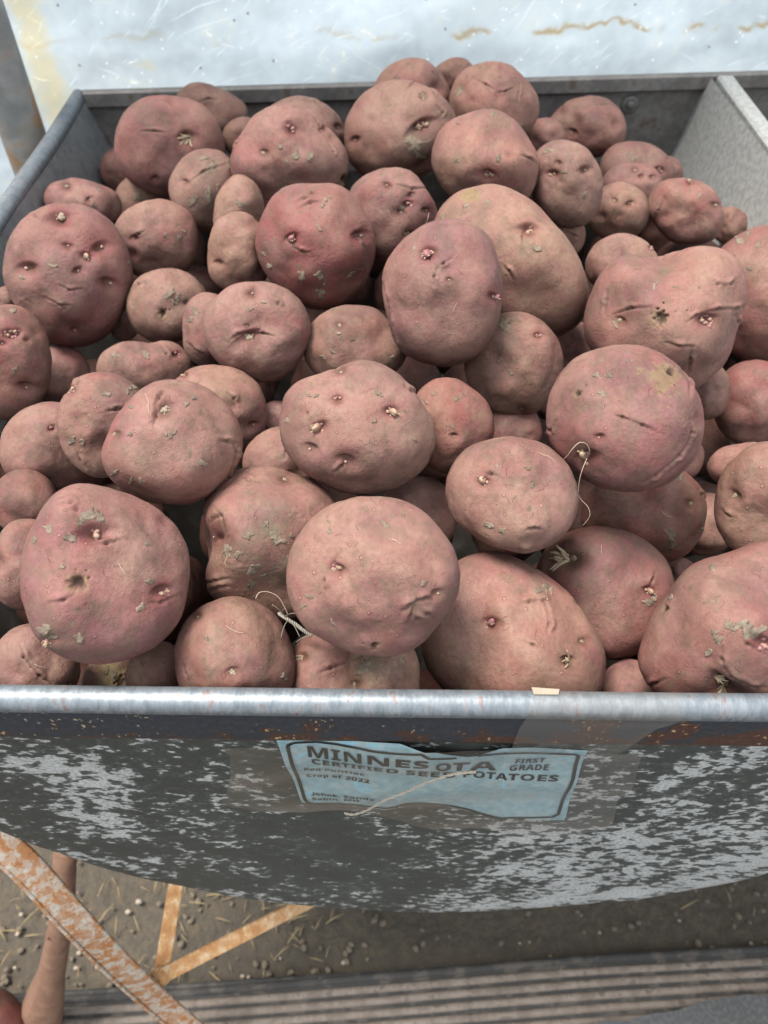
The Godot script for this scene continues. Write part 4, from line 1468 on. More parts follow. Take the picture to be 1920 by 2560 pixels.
	potato("upright rosy potato at the top of the heap with thin smile-like creases", Vector3(0.1110, 0.7893, -0.8230), Vector3(-0.1252, 0.3505, 0.9282), [33.8, 33.9, 36.7, 45.8, 48.6, 40.6, 35.5, 36.4, 42.9, 44.6, 40.9, 36.6], [34.1, 0.25, 0.30, 2, 0.15],
		[[7.2, 2.8, 4.7, 6], [5.0, 28.3, 2.8, 6], [-33.6, 6.7, 6.1, 6], [-21.0, -1.4, 2.4, 6]],
		[[-18.7, 16.4, -8.4, 12.4, 2.9, 7.6], [3.0, 6.3, 11.7, 7.6, 19.2, 11.2], [24.6, 15.9, 24.3, 7.3, 24.2, -2.2]],
		[[-34.4, 4.6, 4.2], [30.1, -22.0, 2.8]])
	potato("large broad potato at the peak with grey soil smeared below its eye, folded on top", Vector3(0.0146, 0.7831, -0.7610), Vector3(-0.0177, 0.3843, 0.9230), [44.2, 45.6, 51.9, 57.4, 50.6, 46.5, 45.5, 50.5, 55.3, 52.6, 48.5, 44.5], [42.5, 0.45, 0.25, 2, 0.15],
		[[21.9, 5.0, 7.6, 7], [15.9, -8.0, 13.5, 10], [22.4, 30.5, 3.1, 3], [-42.8, -7.2, 4.0, 4], [-27.9, 9.8, 3.6, 6]],
		[[4.3, 33.5, 10.3, 39.3, 16.3, 43.9], [16.3, 43.9, 23.9, 41.3, 28.0, 36.7], [28.0, 36.7, 32.1, 31.8, 38.5, 25.2], [34.2, 22.1, 41.1, 16.2, 39.0, 13.4]],
		[[13.2, -8.8, 7.2], [19.9, -20.2, 4.5], [12.5, -14.1, 4.9], [-14.5, 21.7, 2.7]])
	potato("small potato tucked against the divider right of the stubby knobbed one", Vector3(0.3655, 0.6904, -0.7528), Vector3(-0.3923, 0.4396, 0.8080), [18.3, 17.5, 17.9, 19.4, 20.4, 21.1, 19.1, 17.8, 18.3, 19.6, 20.5, 19.8], [16.5, 0.40, 0.30, 0, 0.15],
		[[-6.9, 6.9, 2.4, 6]],
		[],
		[])
	potato("small pitted potato lying between the orange-tinged and the two-eyed ones at right", Vector3(0.2549, 0.7280, -0.7639), Vector3(-0.2874, 0.4194, 0.8611), [22.0, 24.2, 28.4, 30.2, 27.6, 23.8, 22.4, 24.2, 27.1, 30.3, 28.2, 23.7], [22.4, 0.35, 0.35, 1, 0.15],
		[[-1.1, 16.1, 3.3, 2], [18.3, 11.3, 2.9, 4], [-13.2, 5.7, 3.3, 6], [6.5, 10.6, 2.4, 4]],
		[],
		[])
	potato("long low potato lying along the left metal wall behind the many-eyed round one", Vector3(-0.3021, 0.7276, -0.7325), Vector3(0.3451, 0.4253, 0.8367), [22.0, 21.1, 24.2, 35.1, 37.1, 30.7, 25.1, 24.2, 27.4, 35.5, 33.8, 26.6], [24.6, 0.30, 0.30, 1, 0.15],
		[[-11.0, 17.0, 4.2, 2], [7.1, 0.9, 2.8, 4]],
		[],
		[[8.8, -3.7, 4.2], [17.1, 7.9, 2.3]])
	potato("big dark plum potato at the back left corner with one deep shadowed eye", Vector3(-0.2219, 0.7561, -0.7928), Vector3(0.2487, 0.3855, 0.8886), [46.7, 48.3, 54.5, 57.4, 54.0, 48.8, 47.7, 50.7, 53.3, 51.3, 49.4, 47.4], [43.7, 0.05, 0.15, 2, 0.15],
		[[22.0, 5.8, 7.1, 3], [12.8, 39.5, 4.3, 6], [-19.4, -28.4, 3.3, 4]],
		[[-21.9, 15.1, -9.3, 13.8, 0.3, 11.5]],
		[])
	potato("potato caked with grey soil blotches between the big dark one and the star-scarred one", Vector3(-0.1698, 0.7525, -0.7061), Vector3(0.2110, 0.4316, 0.8770), [34.6, 36.9, 36.2, 33.0, 33.0, 35.8, 37.9, 37.6, 35.9, 34.5, 33.5, 33.7], [30.3, 0.60, 0.15, 1, 0.15],
		[[-17.8, 8.7, 3.1, 4], [7.4, 15.5, 11.5, 10], [1.0, -6.3, 10.6, 10]],
		[[-16.1, 6.5, 0.8, 15.3, 23.5, 19.9]],
		[[1.1, -5.9, 6.2], [9.5, 19.7, 5.7], [-14.4, -8.3, 4.9], [10.9, -0.3, 3.5], [23.3, 19.1, 3.5], [2.9, 25.9, 3.5]])
	potato("large potato left of the peak with star-shaped dry scar and pits along its right edge", Vector3(-0.0871, 0.7829, -0.7020), Vector3(0.1124, 0.4090, 0.9056), [46.3, 45.4, 46.3, 54.1, 54.1, 48.1, 47.3, 51.5, 54.4, 54.9, 48.3, 46.4], [42.8, 0.30, 0.30, 2, 0.15],
		[[3.8, 24.6, 4.7, 1], [33.2, 24.0, 3.0, 4], [-22.1, 6.9, 3.8, 2], [-33.2, -32.9, 3.8, 5], [49.1, -19.0, 4.3, 5], [39.7, 15.3, 3.4, 6], [-39.3, -19.4, 2.1, 6]],
		[[20.9, 37.6, 30.0, 26.4, 35.8, 15.5], [35.7, 14.4, 40.0, 3.8, 46.6, -5.1], [-2.0, 29.4, 1.8, 29.9, 5.8, 27.5], [-53.2, 6.5, -46.6, 15.0, -42.0, 18.5]],
		[[6.7, 3.5, 3.8], [17.6, 1.8, 3.8], [-1.9, -1.8, 2.1], [-7.3, 10.7, 2.1]])
	potato("dusky round potato with two knobby eyes side by side, beside the stubby knobbed one", Vector3(0.2310, 0.7290, -0.7103), Vector3(-0.2770, 0.4449, 0.8517), [26.2, 25.8, 27.5, 29.8, 29.6, 28.1, 27.5, 29.0, 31.8, 32.2, 29.0, 27.2], [24.6, 0.60, 0.10, 1, 0.15],
		[[8.2, 8.0, 3.6, 1], [-6.7, 8.8, 2.7, 2], [-14.7, -7.7, 3.2, 6]],
		[],
		[])
	potato("lobed rosy potato with a tan stem knob on its top, beside the divider", Vector3(0.2912, 0.7364, -0.6971), Vector3(-0.3473, 0.4337, 0.8314), [27.6, 27.7, 30.0, 34.4, 37.7, 32.8, 30.2, 29.6, 31.2, 37.1, 38.0, 31.2], [27.8, 0.20, 0.40, 2, 0.15],
		[[-5.4, 25.6, 3.1, 0], [24.0, 9.3, 3.6, 2], [-20.3, -9.2, 6.2, 6]],
		[[-27.0, -13.5, -25.4, -4.6, -20.0, 14.5]],
		[[7.1, 13.8, 3.1]])
	potato("wrinkly potato peeking from behind the long bulging potato at centre right", Vector3(0.1666, 0.7244, -0.6781), Vector3(-0.2101, 0.4737, 0.8553), [25.0, 24.1, 24.9, 26.6, 27.5, 26.8, 25.9, 25.6, 26.3, 27.3, 27.4, 26.4], [22.5, 0.40, 0.20, 1, 1.00],
		[[1.2, 20.9, 2.2, 6]],
		[[2.5, 9.5, 9.8, 6.1, 14.7, 3.4], [7.1, 1.7, 14.7, -0.8, 20.1, -1.8], [6.0, 14.0, 11.7, 9.7, 16.3, 8.5]],
		[])
	potato("golden tan potato right of the peak with clustered small pits on its upper left", Vector3(0.1669, 0.7714, -0.6783), Vector3(-0.2162, 0.4257, 0.8787), [34.8, 31.1, 30.1, 32.5, 36.9, 38.5, 35.3, 32.7, 31.7, 33.4, 39.3, 39.5], [29.8, 0.85, 0.00, 2, 0.15],
		[[-14.4, 7.4, 4.2, 1], [-11.2, 16.6, 2.5, 4], [-21.1, 18.3, 2.1, 6], [12.7, 13.3, 4.2, 4], [-6.6, 1.6, 2.1, 6], [-18.8, -0.8, 2.5, 6]],
		[],
		[[-21.6, 25.1, 3.8], [16.8, -6.8, 3.0], [-3.2, 9.7, 2.5]])
	potato("egg-shaped dusty potato just below the peak with a single dark eye low on its face", Vector3(0.0896, 0.7976, -0.6694), Vector3(-0.1211, 0.4086, 0.9046), [39.2, 38.1, 39.3, 45.7, 48.3, 46.0, 39.4, 41.8, 45.1, 48.5, 46.7, 41.0], [37.2, 0.40, 0.20, 2, 0.15],
		[[4.1, -11.3, 4.9, 1], [17.7, 3.9, 2.0, 6]],
		[[27.6, 5.2, 35.9, 3.1, 42.3, -0.3]],
		[[2.1, 34.4, 2.8], [9.8, 2.4, 2.8], [-27.0, 26.9, 2.0], [-24.3, -1.3, 2.0]])
	potato("dusky potato behind the upright one with a clump of knobs and a thin crease", Vector3(0.0060, 0.7833, -0.6056), Vector3(-0.0088, 0.4634, 0.8861), [33.2, 34.5, 34.6, 38.8, 40.6, 41.3, 40.6, 39.3, 36.6, 38.0, 36.9, 34.2], [32.1, 0.20, 0.35, 2, 0.15],
		[[-3.6, 19.9, 3.1, 4], [16.4, 12.9, 2.7, 4], [13.5, 5.4, 3.9, 1], [28.3, 1.2, 2.7, 4], [8.1, -0.3, 3.1, 2], [14.6, -16.7, 2.7, 3]],
		[[4.4, 20.0, 17.1, 16.8, 29.4, 18.0]],
		[[8.1, 3.3, 2.3]])
	potato("orange tan potato behind the heart-shaped one, partly hidden", Vector3(0.1875, 0.7715, -0.5411), Vector3(-0.2840, 0.4975, 0.8196), [24.4, 25.1, 27.6, 29.8, 28.0, 23.2, 21.2, 23.6, 26.3, 27.1, 27.0, 25.1], [22.1, 0.75, 0.15, 1, 0.15],
		[[20.3, 17.4, 2.2, 0], [-7.8, -12.1, 2.6, 6]],
		[],
		[])
	potato("pink sliver of potato between the many-eyed round one and the ringed-eye dusky tan one", Vector3(-0.2341, 0.6916, -0.5734), Vector3(0.3156, 0.5505, 0.7729), [12.6, 13.2, 13.3, 12.9, 12.5, 12.4, 12.8, 13.2, 13.3, 12.8, 12.3, 12.2], [11.0, 0.30, 0.30, 0, 0.15],
		[],
		[],
		[])
	potato("tiny tan sliver of potato at the left wall beside the many-eyed round one", Vector3(-0.3272, 0.7229, -0.5677), Vector3(0.4328, 0.4988, 0.7509), [11.0, 11.8, 12.0, 11.3, 10.6, 10.6, 11.1, 11.8, 11.9, 11.2, 10.5, 10.4], [9.6, 0.60, 0.20, 0, 0.15],
		[],
		[],
		[])
	potato("smooth pink two-lobed potato right of the many-eyed round one", Vector3(-0.1957, 0.7539, -0.6130), Vector3(0.2679, 0.4736, 0.8390), [32.2, 33.8, 34.1, 32.6, 32.7, 33.4, 34.4, 35.5, 39.0, 39.1, 37.7, 33.8], [30.0, 0.30, 0.35, 2, 0.15],
		[[-21.1, 4.3, 2.8, 4], [-27.0, -9.3, 5.3, 6]],
		[[-22.0, 5.2, -16.2, 6.6, -9.7, 8.7]],
		[[5.1, 2.7, 2.0], [15.9, -0.5, 2.0], [20.9, 3.4, 1.6]])
	potato("tan upper potato of the stacked pair left of the red mud-flecked one", Vector3(-0.1252, 0.7711, -0.6346), Vector3(0.1726, 0.4533, 0.8745), [27.2, 25.5, 22.7, 20.2, 20.9, 23.7, 27.6, 29.7, 29.1, 23.3, 22.5, 23.6], [21.2, 0.75, 0.15, 1, 0.15],
		[],
		[],
		[[-0.2, 3.8, 3.6]])
	potato("smooth lower potato of the stacked pair left of the red mud-flecked one", Vector3(-0.1197, 0.7663, -0.5685), Vector3(0.1786, 0.4980, 0.8486), [31.5, 31.9, 29.3, 27.3, 27.2, 30.1, 30.2, 30.8, 29.4, 25.1, 25.2, 28.7], [24.9, 0.45, 0.20, 1, 0.15],
		[[-17.1, -5.1, 2.7, 4], [18.0, 22.5, 4.6, 6], [-0.2, -21.6, 2.3, 6]],
		[],
		[])
	potato("dusky tan round potato with ringed brown eye and grey smears, below the two-lobed one", Vector3(-0.1811, 0.7307, -0.5445), Vector3(0.2654, 0.5412, 0.7979), [31.1, 32.3, 33.9, 34.9, 32.7, 29.5, 28.7, 30.1, 32.7, 32.9, 32.2, 31.6], [27.4, 0.85, 0.00, 1, 0.15],
		[[-4.6, -3.0, 3.1, 5], [15.7, 1.0, 1.9, 4]],
		[[-22.1, 18.6, -18.0, 21.6, -10.2, 22.5]],
		[[3.8, 10.3, 4.6], [10.3, 5.8, 3.1], [5.7, 2.8, 2.7]])
	potato("large round potato at the left with many white-tipped eyes scattered over its face", Vector3(-0.2588, 0.7566, -0.5539), Vector3(0.3691, 0.4897, 0.7899), [53.3, 55.9, 54.2, 51.0, 50.1, 52.2, 57.2, 57.9, 50.8, 48.9, 47.8, 49.2], [45.1, 0.15, 0.30, 2, 0.70],
		[[8.8, 42.3, 6.4, 7], [7.1, 20.1, 3.4, 4], [17.7, 10.1, 3.8, 0], [30.8, 14.2, 5.3, 4], [-27.8, 11.1, 5.7, 4], [7.7, 0.8, 3.4, 4], [27.9, -13.2, 5.3, 4], [-9.6, -42.1, 2.7, 4]],
		[[-11.3, 48.1, -9.3, 46.0, -7.1, 44.1], [-8.6, -6.6, -3.0, -11.6, 6.0, -12.6], [-21.9, -12.8, -13.6, -20.4, -6.7, -22.1]],
		[[-33.7, 4.8, 2.3], [-7.8, 8.1, 2.7], [46.6, -2.3, 1.9]])
	potato("bright red round potato at the centre flecked with grey mud, with a pink bud", Vector3(-0.0533, 0.7872, -0.5452), Vector3(0.0846, 0.4959, 0.8642), [45.4, 46.9, 45.3, 46.3, 47.1, 49.1, 48.6, 45.4, 45.2, 46.5, 46.5, 47.9], [40.1, 0.15, 0.90, 2, 0.50],
		[[-18.2, 6.0, 4.3, 0], [34.8, 5.8, 5.1, 4]],
		[[-16.7, -0.9, -10.1, -4.0, -4.7, -4.9], [31.7, 8.7, 34.2, 1.8, 37.1, -4.2], [-12.5, 30.8, -5.2, 33.1, 5.4, 33.3], [-9.3, 26.7, -1.2, 29.6, 7.0, 29.9], [-6.9, 34.5, 0.4, 36.1, 9.1, 35.1]],
		[[7.4, 26.9, 2.5], [9.9, 30.8, 1.8], [3.1, 11.7, 2.9], [-12.6, -21.5, 3.3], [0.6, -20.8, 3.3], [4.5, -27.3, 2.5], [25.4, -21.7, 2.9], [0.2, -34.8, 4.0], [-38.0, -13.6, 2.2], [12.5, 33.0, 1.4], [-42.1, -4.1, 1.8]])
	potato("red potato with grey soil flecks on top, right of the heart-shaped one", Vector3(0.3303, 0.7273, -0.5665), Vector3(-0.4379, 0.4941, 0.7511), [53.7, 50.0, 50.3, 54.2, 58.8, 59.6, 55.0, 49.4, 47.2, 51.2, 59.0, 58.6], [46.4, 0.40, 0.50, 1, 0.15],
		[[-23.0, 26.7, 2.8, 6]],
		[],
		[[-35.0, 43.3, 2.8], [-38.4, 36.6, 3.2], [-23.6, 37.3, 3.2], [-22.4, 16.3, 2.8], [-43.4, 38.4, 2.4]])
	potato("shadowed potato down in the gap between the long bulging and the heart-shaped potatoes", Vector3(0.1656, 0.6941, -0.5299), Vector3(-0.2408, 0.5902, 0.7705), [26.8, 26.2, 26.4, 27.1, 27.8, 27.8, 27.3, 26.9, 27.0, 27.6, 27.9, 27.6], [23.4, 0.20, 0.10, 0, 0.15],
		[],
		[],
		[])
	potato("longest bulging potato, behind the upright one, with a yellow scar and an upright sprout", Vector3(0.0986, 0.7810, -0.5288), Vector3(-0.1577, 0.5101, 0.8455), [49.5, 43.1, 44.6, 56.1, 69.2, 62.9, 50.4, 48.7, 53.7, 60.9, 68.3, 62.2], [48.0, 0.45, 0.22, 2, 0.15],
		[[8.6, 25.0, 5.4, 7], [54.8, 3.5, 1.8, 6], [-37.4, 44.2, 6.1, 9], [10.7, 11.2, 5.7, 10]],
		[[-7.0, -1.0, -1.0, -5.2, 2.7, -10.7], [6.1, 14.1, 5.0, 19.1, 6.8, 27.5]],
		[[-39.0, 37.5, 2.1], [-23.6, 41.4, 1.8], [15.9, 11.7, 2.9], [-55.7, 28.7, 2.1]])
	potato("tan gritty potato low in the centre between the star-budded one and the upright front one", Vector3(-0.0222, 0.7515, -0.4594), Vector3(0.0384, 0.6040, 0.7961), [32.3, 33.5, 34.0, 39.6, 34.6, 30.8, 27.3, 28.8, 34.1, 38.3, 37.2, 34.7], [29.0, 0.65, 0.15, 1, 0.15],
		[[-9.6, 18.0, 3.1, 2]],
		[],
		[[-15.5, -0.6, 2.4], [-22.5, -3.7, 2.1], [-10.5, 12.0, 1.7], [-1.4, 7.4, 1.7], [27.4, -5.2, 1.7]])
	potato("round dusty potato tucked under the upright one, with a pink eye near its top", Vector3(0.0937, 0.7546, -0.4386), Vector3(-0.1656, 0.6102, 0.7747), [36.6, 35.8, 34.3, 35.4, 36.5, 37.9, 36.9, 36.0, 35.8, 36.4, 35.4, 36.6], [31.1, 0.50, 0.20, 2, 0.15],
		[[13.8, 22.4, 3.0, 1], [-10.9, 26.5, 8.0, 10], [11.1, -30.6, 2.7, 2]],
		[[-14.9, 24.1, -7.9, 27.8, -0.5, 31.6], [-4.5, 31.5, -0.9, 29.7, 1.7, 30.0]],
		[[-10.8, 25.8, 4.3], [-0.7, -5.7, 1.7], [-10.4, 2.0, 1.7]])
	potato("large upright squarish potato leaning forward, with a purple bud at its right side", Vector3(0.0402, 0.8064, -0.4508), Vector3(-0.0745, 0.5443, 0.8356), [46.3, 47.0, 41.7, 40.1, 43.7, 48.8, 49.1, 48.1, 41.8, 41.2, 43.3, 44.5], [38.4, 0.35, 0.25, 2, 0.15],
		[[-11.7, 24.6, 4.7, 0], [33.0, -1.1, 3.2, 0], [3.2, 8.0, 1.9, 2]],
		[[4.4, 20.9, -0.9, 17.7, -5.1, 14.2], [-5.1, 14.2, -6.3, 9.4, -6.6, 3.9], [-41.4, 4.7, -38.1, -4.3, -35.4, -12.4], [-35.4, -12.4, -34.1, -19.5, -33.1, -26.9], [-33.1, -26.9, -29.4, -34.9, -24.5, -42.5]],
		[[-20.5, 26.6, 1.6], [-6.9, 32.4, 1.3]])
	potato("dark red potato deep in the hollow at the right edge of the frame", Vector3(0.3101, 0.6794, -0.4825), Vector3(-0.4360, 0.5914, 0.6784), [34.4, 32.4, 32.0, 33.5, 35.8, 36.7, 35.5, 33.9, 33.6, 34.8, 36.4, 36.4], [29.8, 0.00, 0.60, 0, 0.15],
		[[-5.9, -5.5, 2.3, 6]],
		[],
		[])
	potato("small brown potato showing below the right flank of the heart-shaped one", Vector3(0.2557, 0.7053, -0.4695), Vector3(-0.3848, 0.5940, 0.7065), [21.7, 20.3, 19.5, 20.3, 22.7, 24.3, 22.5, 20.8, 20.5, 21.2, 22.0, 22.0], [18.5, 0.30, 0.20, 0, 0.15],
		[[6.9, 3.8, 1.8, 6]],
		[],
		[])
	potato("large heart-shaped potato at the right with a notched top and a dark star-shaped hole", Vector3(0.1994, 0.7854, -0.4554), Vector3(-0.3390, 0.5347, 0.7740), [46.4, 55.5, 53.2, 48.1, 53.7, 56.2, 52.5, 55.4, 57.0, 55.1, 55.4, 42.7], [45.2, 0.30, 0.30, 2, 0.20],
		[[-2.7, -2.6, 4.2, 5], [24.9, 2.6, 4.9, 1], [-12.9, 35.4, 11.1, 6], [-11.8, 31.9, 6.5, 10], [-27.8, -10.5, 3.3, 2]],
		[[13.7, -1.6, 18.0, 3.6, 23.8, 7.5], [23.8, 7.5, 29.7, 10.5, 35.9, 12.2], [35.9, 12.2, 41.6, 13.5, 46.4, 16.2], [19.8, 27.7, 24.6, 25.3, 29.6, 25.8], [29.6, 25.8, 32.9, 27.8, 34.8, 31.3], [-33.6, -7.9, -22.5, -1.0, -10.5, 2.4], [21.1, -16.2, 23.1, -23.9, 24.7, -31.8], [5.5, -16.7, 13.7, -17.0, 22.7, -15.1], [42.2, 9.9, 45.8, 6.0, 48.8, 4.2], [-39.2, -9.2, -40.9, 0.4, -42.2, 6.6]],
		[[-30.3, -13.1, 2.9], [-12.9, 15.8, 2.0]])
	potato("shadowed potato below the many-eyed round one, behind the left edge potato with clustered knobs", Vector3(-0.2740, 0.6919, -0.5033), Vector3(0.3895, 0.5801, 0.7154), [24.3, 26.1, 27.6, 27.2, 25.7, 24.8, 24.3, 25.2, 24.9, 23.6, 22.7, 22.9], [21.4, 0.35, 0.20, 0, 0.15],
		[],
		[],
		[])
	potato("potato against the left wall below the many-eyed round one, with clustered dark knobs", Vector3(-0.2844, 0.7375, -0.4618), Vector3(0.4360, 0.5556, 0.7080), [39.5, 44.4, 38.1, 31.4, 29.7, 32.1, 37.1, 42.2, 38.4, 32.8, 30.6, 32.9], [30.8, 0.20, 0.45, 1, 0.15],
		[[9.0, 19.7, 4.6, 1], [15.1, 19.6, 2.1, 4], [4.0, -19.5, 4.2, 4], [26.8, 15.1, 3.9, 6], [1.5, 15.0, 2.5, 4], [18.1, 12.1, 1.8, 4]],
		[],
		[[16.6, 32.3, 2.5], [1.2, -5.2, 2.1]])
	potato("low bean-like potato with a slanting groove, below the dusky tan one", Vector3(-0.1876, 0.7234, -0.4700), Vector3(0.2974, 0.5969, 0.7451), [23.9, 23.1, 32.2, 38.3, 34.4, 29.0, 24.5, 23.4, 26.6, 32.9, 33.6, 28.5], [25.1, 0.55, 0.20, 1, 0.15],
		[[7.5, 9.5, 2.2, 6], [29.2, 6.7, 3.2, 1]],
		[[17.8, 17.7, 20.6, 8.7, 26.7, -1.9]],
		[[-16.7, 15.5, 2.9], [5.1, 11.2, 2.9]])
	potato("small mud-streaked potato hidden behind the left shoulder of the star-budded one", Vector3(-0.1330, 0.7505, -0.4865), Vector3(0.2168, 0.5695, 0.7929), [27.4, 26.4, 23.0, 21.7, 21.1, 22.8, 26.6, 28.7, 26.2, 21.4, 21.8, 25.4], [21.0, 0.40, 0.35, 1, 0.15],
		[],
		[[-19.1, -6.8, -13.4, -13.0, -7.4, -18.5]],
		[[-9.1, 15.3, 3.2], [-12.0, 9.5, 2.8]])
	potato("oval potato left of centre with a grey star-shaped bud in a wide reddish pit", Vector3(-0.0907, 0.7723, -0.4528), Vector3(0.1602, 0.5787, 0.7997), [34.8, 35.7, 37.8, 38.6, 36.3, 36.0, 35.7, 33.5, 35.6, 37.7, 38.3, 36.5], [31.3, 0.50, 0.35, 2, 0.15],
		[[-6.3, -2.2, 5.6, 7], [-6.8, 5.3, 1.7, 2], [0.7, 27.8, 3.6, 4]],
		[[11.5, 21.6, 17.2, 17.4, 22.5, 13.0], [-18.9, -2.7, -13.5, 0.3, -8.4, 1.0], [-3.7, -0.2, 4.5, -1.2, 11.3, -4.2]],
		[[6.4, 19.9, 2.3], [-2.5, 15.8, 1.7]])
	potato("potato with a brown nub on top, lying behind the pale pimpled one at left", Vector3(-0.1163, 0.7442, -0.3994), Vector3(0.2124, 0.6500, 0.7296), [33.2, 32.1, 33.7, 34.1, 34.3, 34.1, 31.7, 31.4, 34.2, 35.7, 35.9, 35.1], [29.1, 0.35, 0.30, 2, 0.15],
		[[-16.6, 29.2, 2.3, 0], [12.6, 2.5, 4.2, 6], [22.3, -13.1, 2.9, 4]],
		[[8.9, 11.4, 12.8, 6.7, 13.5, 2.4]],
		[])
	potato("smooth dark oval potato at the left edge with a brown nub at its right shoulder", Vector3(-0.2283, 0.7344, -0.3726), Vector3(0.4006, 0.6417, 0.6540), [31.6, 31.8, 33.6, 33.5, 32.7, 33.0, 32.5, 31.9, 33.0, 32.7, 31.6, 31.5], [27.9, 0.35, 0.20, 1, 0.15],
		[[6.1, 12.5, 2.2, 0]],
		[],
		[])
	potato("potato with a white bud at its upper left, beside the pale pimpled one", Vector3(-0.1772, 0.7727, -0.3564), Vector3(0.3438, 0.6351, 0.6917), [32.3, 32.3, 31.6, 29.1, 28.3, 30.0, 32.9, 34.8, 31.0, 28.4, 28.1, 29.7], [26.4, 0.40, 0.40, 2, 0.50],
		[[-12.0, 26.3, 2.6, 0], [-3.0, -10.1, 5.6, 6]],
		[[3.8, 6.4, 9.5, 5.9, 16.3, 4.4], [-20.9, -12.8, -20.4, -17.0, -20.1, -22.6], [-9.5, 25.5, -6.3, 28.1, -3.6, 29.1]],
		[[7.2, 16.0, 2.1], [20.1, 15.1, 2.6], [-21.6, -3.8, 2.6], [-15.7, -7.2, 1.8], [24.9, 15.8, 1.8]])
	potato("dark red potato deep in the gap below the round dusty one", Vector3(0.0959, 0.7154, -0.4123), Vector3(-0.1676, 0.6724, 0.7209), [20.2, 20.0, 20.0, 20.2, 20.4, 20.5, 20.4, 20.3, 20.3, 20.4, 20.5, 20.5], [17.5, 0.00, 0.50, 0, 0.15],
		[],
		[],
		[])
	potato("deep red potato set back between the many-eyed knobbly one and the round dusty one", Vector3(0.0415, 0.7705, -0.3589), Vector3(-0.0848, 0.6739, 0.7340), [28.8, 26.6, 27.5, 28.8, 29.7, 31.3, 32.2, 29.0, 26.3, 26.1, 27.4, 28.9], [24.6, 0.10, 0.85, 2, 0.15],
		[[3.9, -7.3, 2.1, 4]],
		[],
		[[2.2, -1.3, 1.5], [-15.8, 12.6, 1.8], [-11.3, 17.9, 1.5], [3.1, 15.5, 1.8]])
	potato("small brown potato hidden under the right end of the big pale pink one", Vector3(0.2264, 0.6892, -0.4111), Vector3(-0.3629, 0.6587, 0.6591), [17.9, 17.2, 16.9, 17.2, 18.0, 18.4, 18.1, 17.5, 17.3, 17.6, 18.2, 18.4], [15.2, 0.20, 0.20, 0, 0.15],
		[],
		[],
		[])
	potato("long dark potato lying in the hollow below the right edge potato", Vector3(0.2307, 0.7496, -0.3435), Vector3(-0.4254, 0.6463, 0.6335), [15.4, 18.6, 20.0, 17.6, 15.1, 13.4, 15.7, 19.2, 20.7, 18.1, 14.8, 13.3], [14.5, 0.20, 0.35, 0, 0.15],
		[[-4.7, -10.6, 1.2, 4]],
		[],
		[])
	potato("dark red potato deep in the gap left of the many-eyed knobbly one", Vector3(-0.0784, 0.7186, -0.4154), Vector3(0.1377, 0.6699, 0.7296), [16.9, 17.0, 17.1, 17.0, 16.9, 16.9, 17.0, 17.1, 17.0, 16.9, 16.7, 16.7], [14.6, 0.10, 0.50, 0, 0.15],
		[],
		[],
		[])
	potato("dusky potato low in the gap between the pale pimpled one and the knobbly one", Vector3(-0.0696, 0.7362, -0.3562), Vector3(0.1354, 0.7080, 0.6931), [24.6, 24.8, 24.8, 24.7, 24.7, 24.7, 24.8, 24.8, 24.6, 24.4, 24.3, 24.4], [21.2, 0.40, 0.25, 1, 0.15],
		[],
		[[3.4, 12.9, 5.2, 8.0, 3.6, 3.6]],
		[])
	potato("shadowed brown potato behind the round front one at the centre", Vector3(0.0229, 0.7228, -0.3232), Vector3(-0.0460, 0.7586, 0.6500), [25.7, 25.7, 25.7, 25.4, 25.7, 25.7, 25.7, 25.8, 25.8, 25.8, 25.8, 25.8], [22.1, 0.50, 0.00, 1, 0.15],
		[],
		[],
		[])
	potato("large soil-caked potato with a deep cleft on its left flank", Vector3(-0.0700, 0.7459, -0.2806), Vector3(0.1532, 0.7745, 0.6137), [46.2, 44.9, 47.7, 46.8, 44.4, 46.1, 46.1, 42.6, 43.1, 35.3, 40.0, 46.9], [38.0, 0.50, 0.20, 2, 0.70],
		[[-27.4, 7.2, 9.4, 6], [-27.6, 9.5, 2.5, 4], [-20.6, -0.2, 11.0, 10], [2.6, 6.5, 12.4, 10], [3.9, -16.2, 9.6, 10], [17.8, 35.5, 2.8, 2], [-35.4, 13.8, 4.4, 6]],
		[[-6.8, 40.5, -2.8, 37.0, 2.5, 35.7], [-24.1, 25.5, -21.1, 19.4, -22.1, 11.2], [-39.8, -15.8, -31.5, -14.7, -23.4, -14.9], [-36.6, -20.6, -29.4, -18.4, -24.2, -19.5], [-29.5, 18.2, -23.7, 19.9, -19.7, 19.7]],
		[[6.1, 1.6, 4.1], [-8.2, 6.1, 3.0], [-21.4, 0.2, 3.3], [-9.1, -11.9, 3.3], [-12.3, -20.2, 3.3], [2.0, 10.8, 1.9], [14.2, 1.5, 1.7], [-15.6, -2.6, 2.5], [-5.9, -17.0, 2.2], [10.5, -10.5, 1.9]])
	potato("shadowed potato in the gap left of the right edge potato with root hairs", Vector3(0.2521, 0.6439, -0.3812), Vector3(-0.3904, 0.7064, 0.5904), [24.2, 23.1, 21.8, 21.9, 23.5, 25.2, 25.2, 23.7, 23.0, 23.3, 24.1, 24.7], [20.3, 0.10, 0.20, 0, 0.15],
		[],
		[],
		[])
	potato("sliver of potato showing between the stem-pitted one and the big orange-pink front one", Vector3(0.2199, 0.6426, -0.3318), Vector3(-0.3627, 0.7544, 0.5472), [13.6, 13.2, 12.7, 12.7, 13.1, 13.6, 13.7, 13.3, 12.9, 12.9, 13.3, 13.7], [11.4, 0.20, 0.20, 0, 0.15],
		[],
		[],
		[])
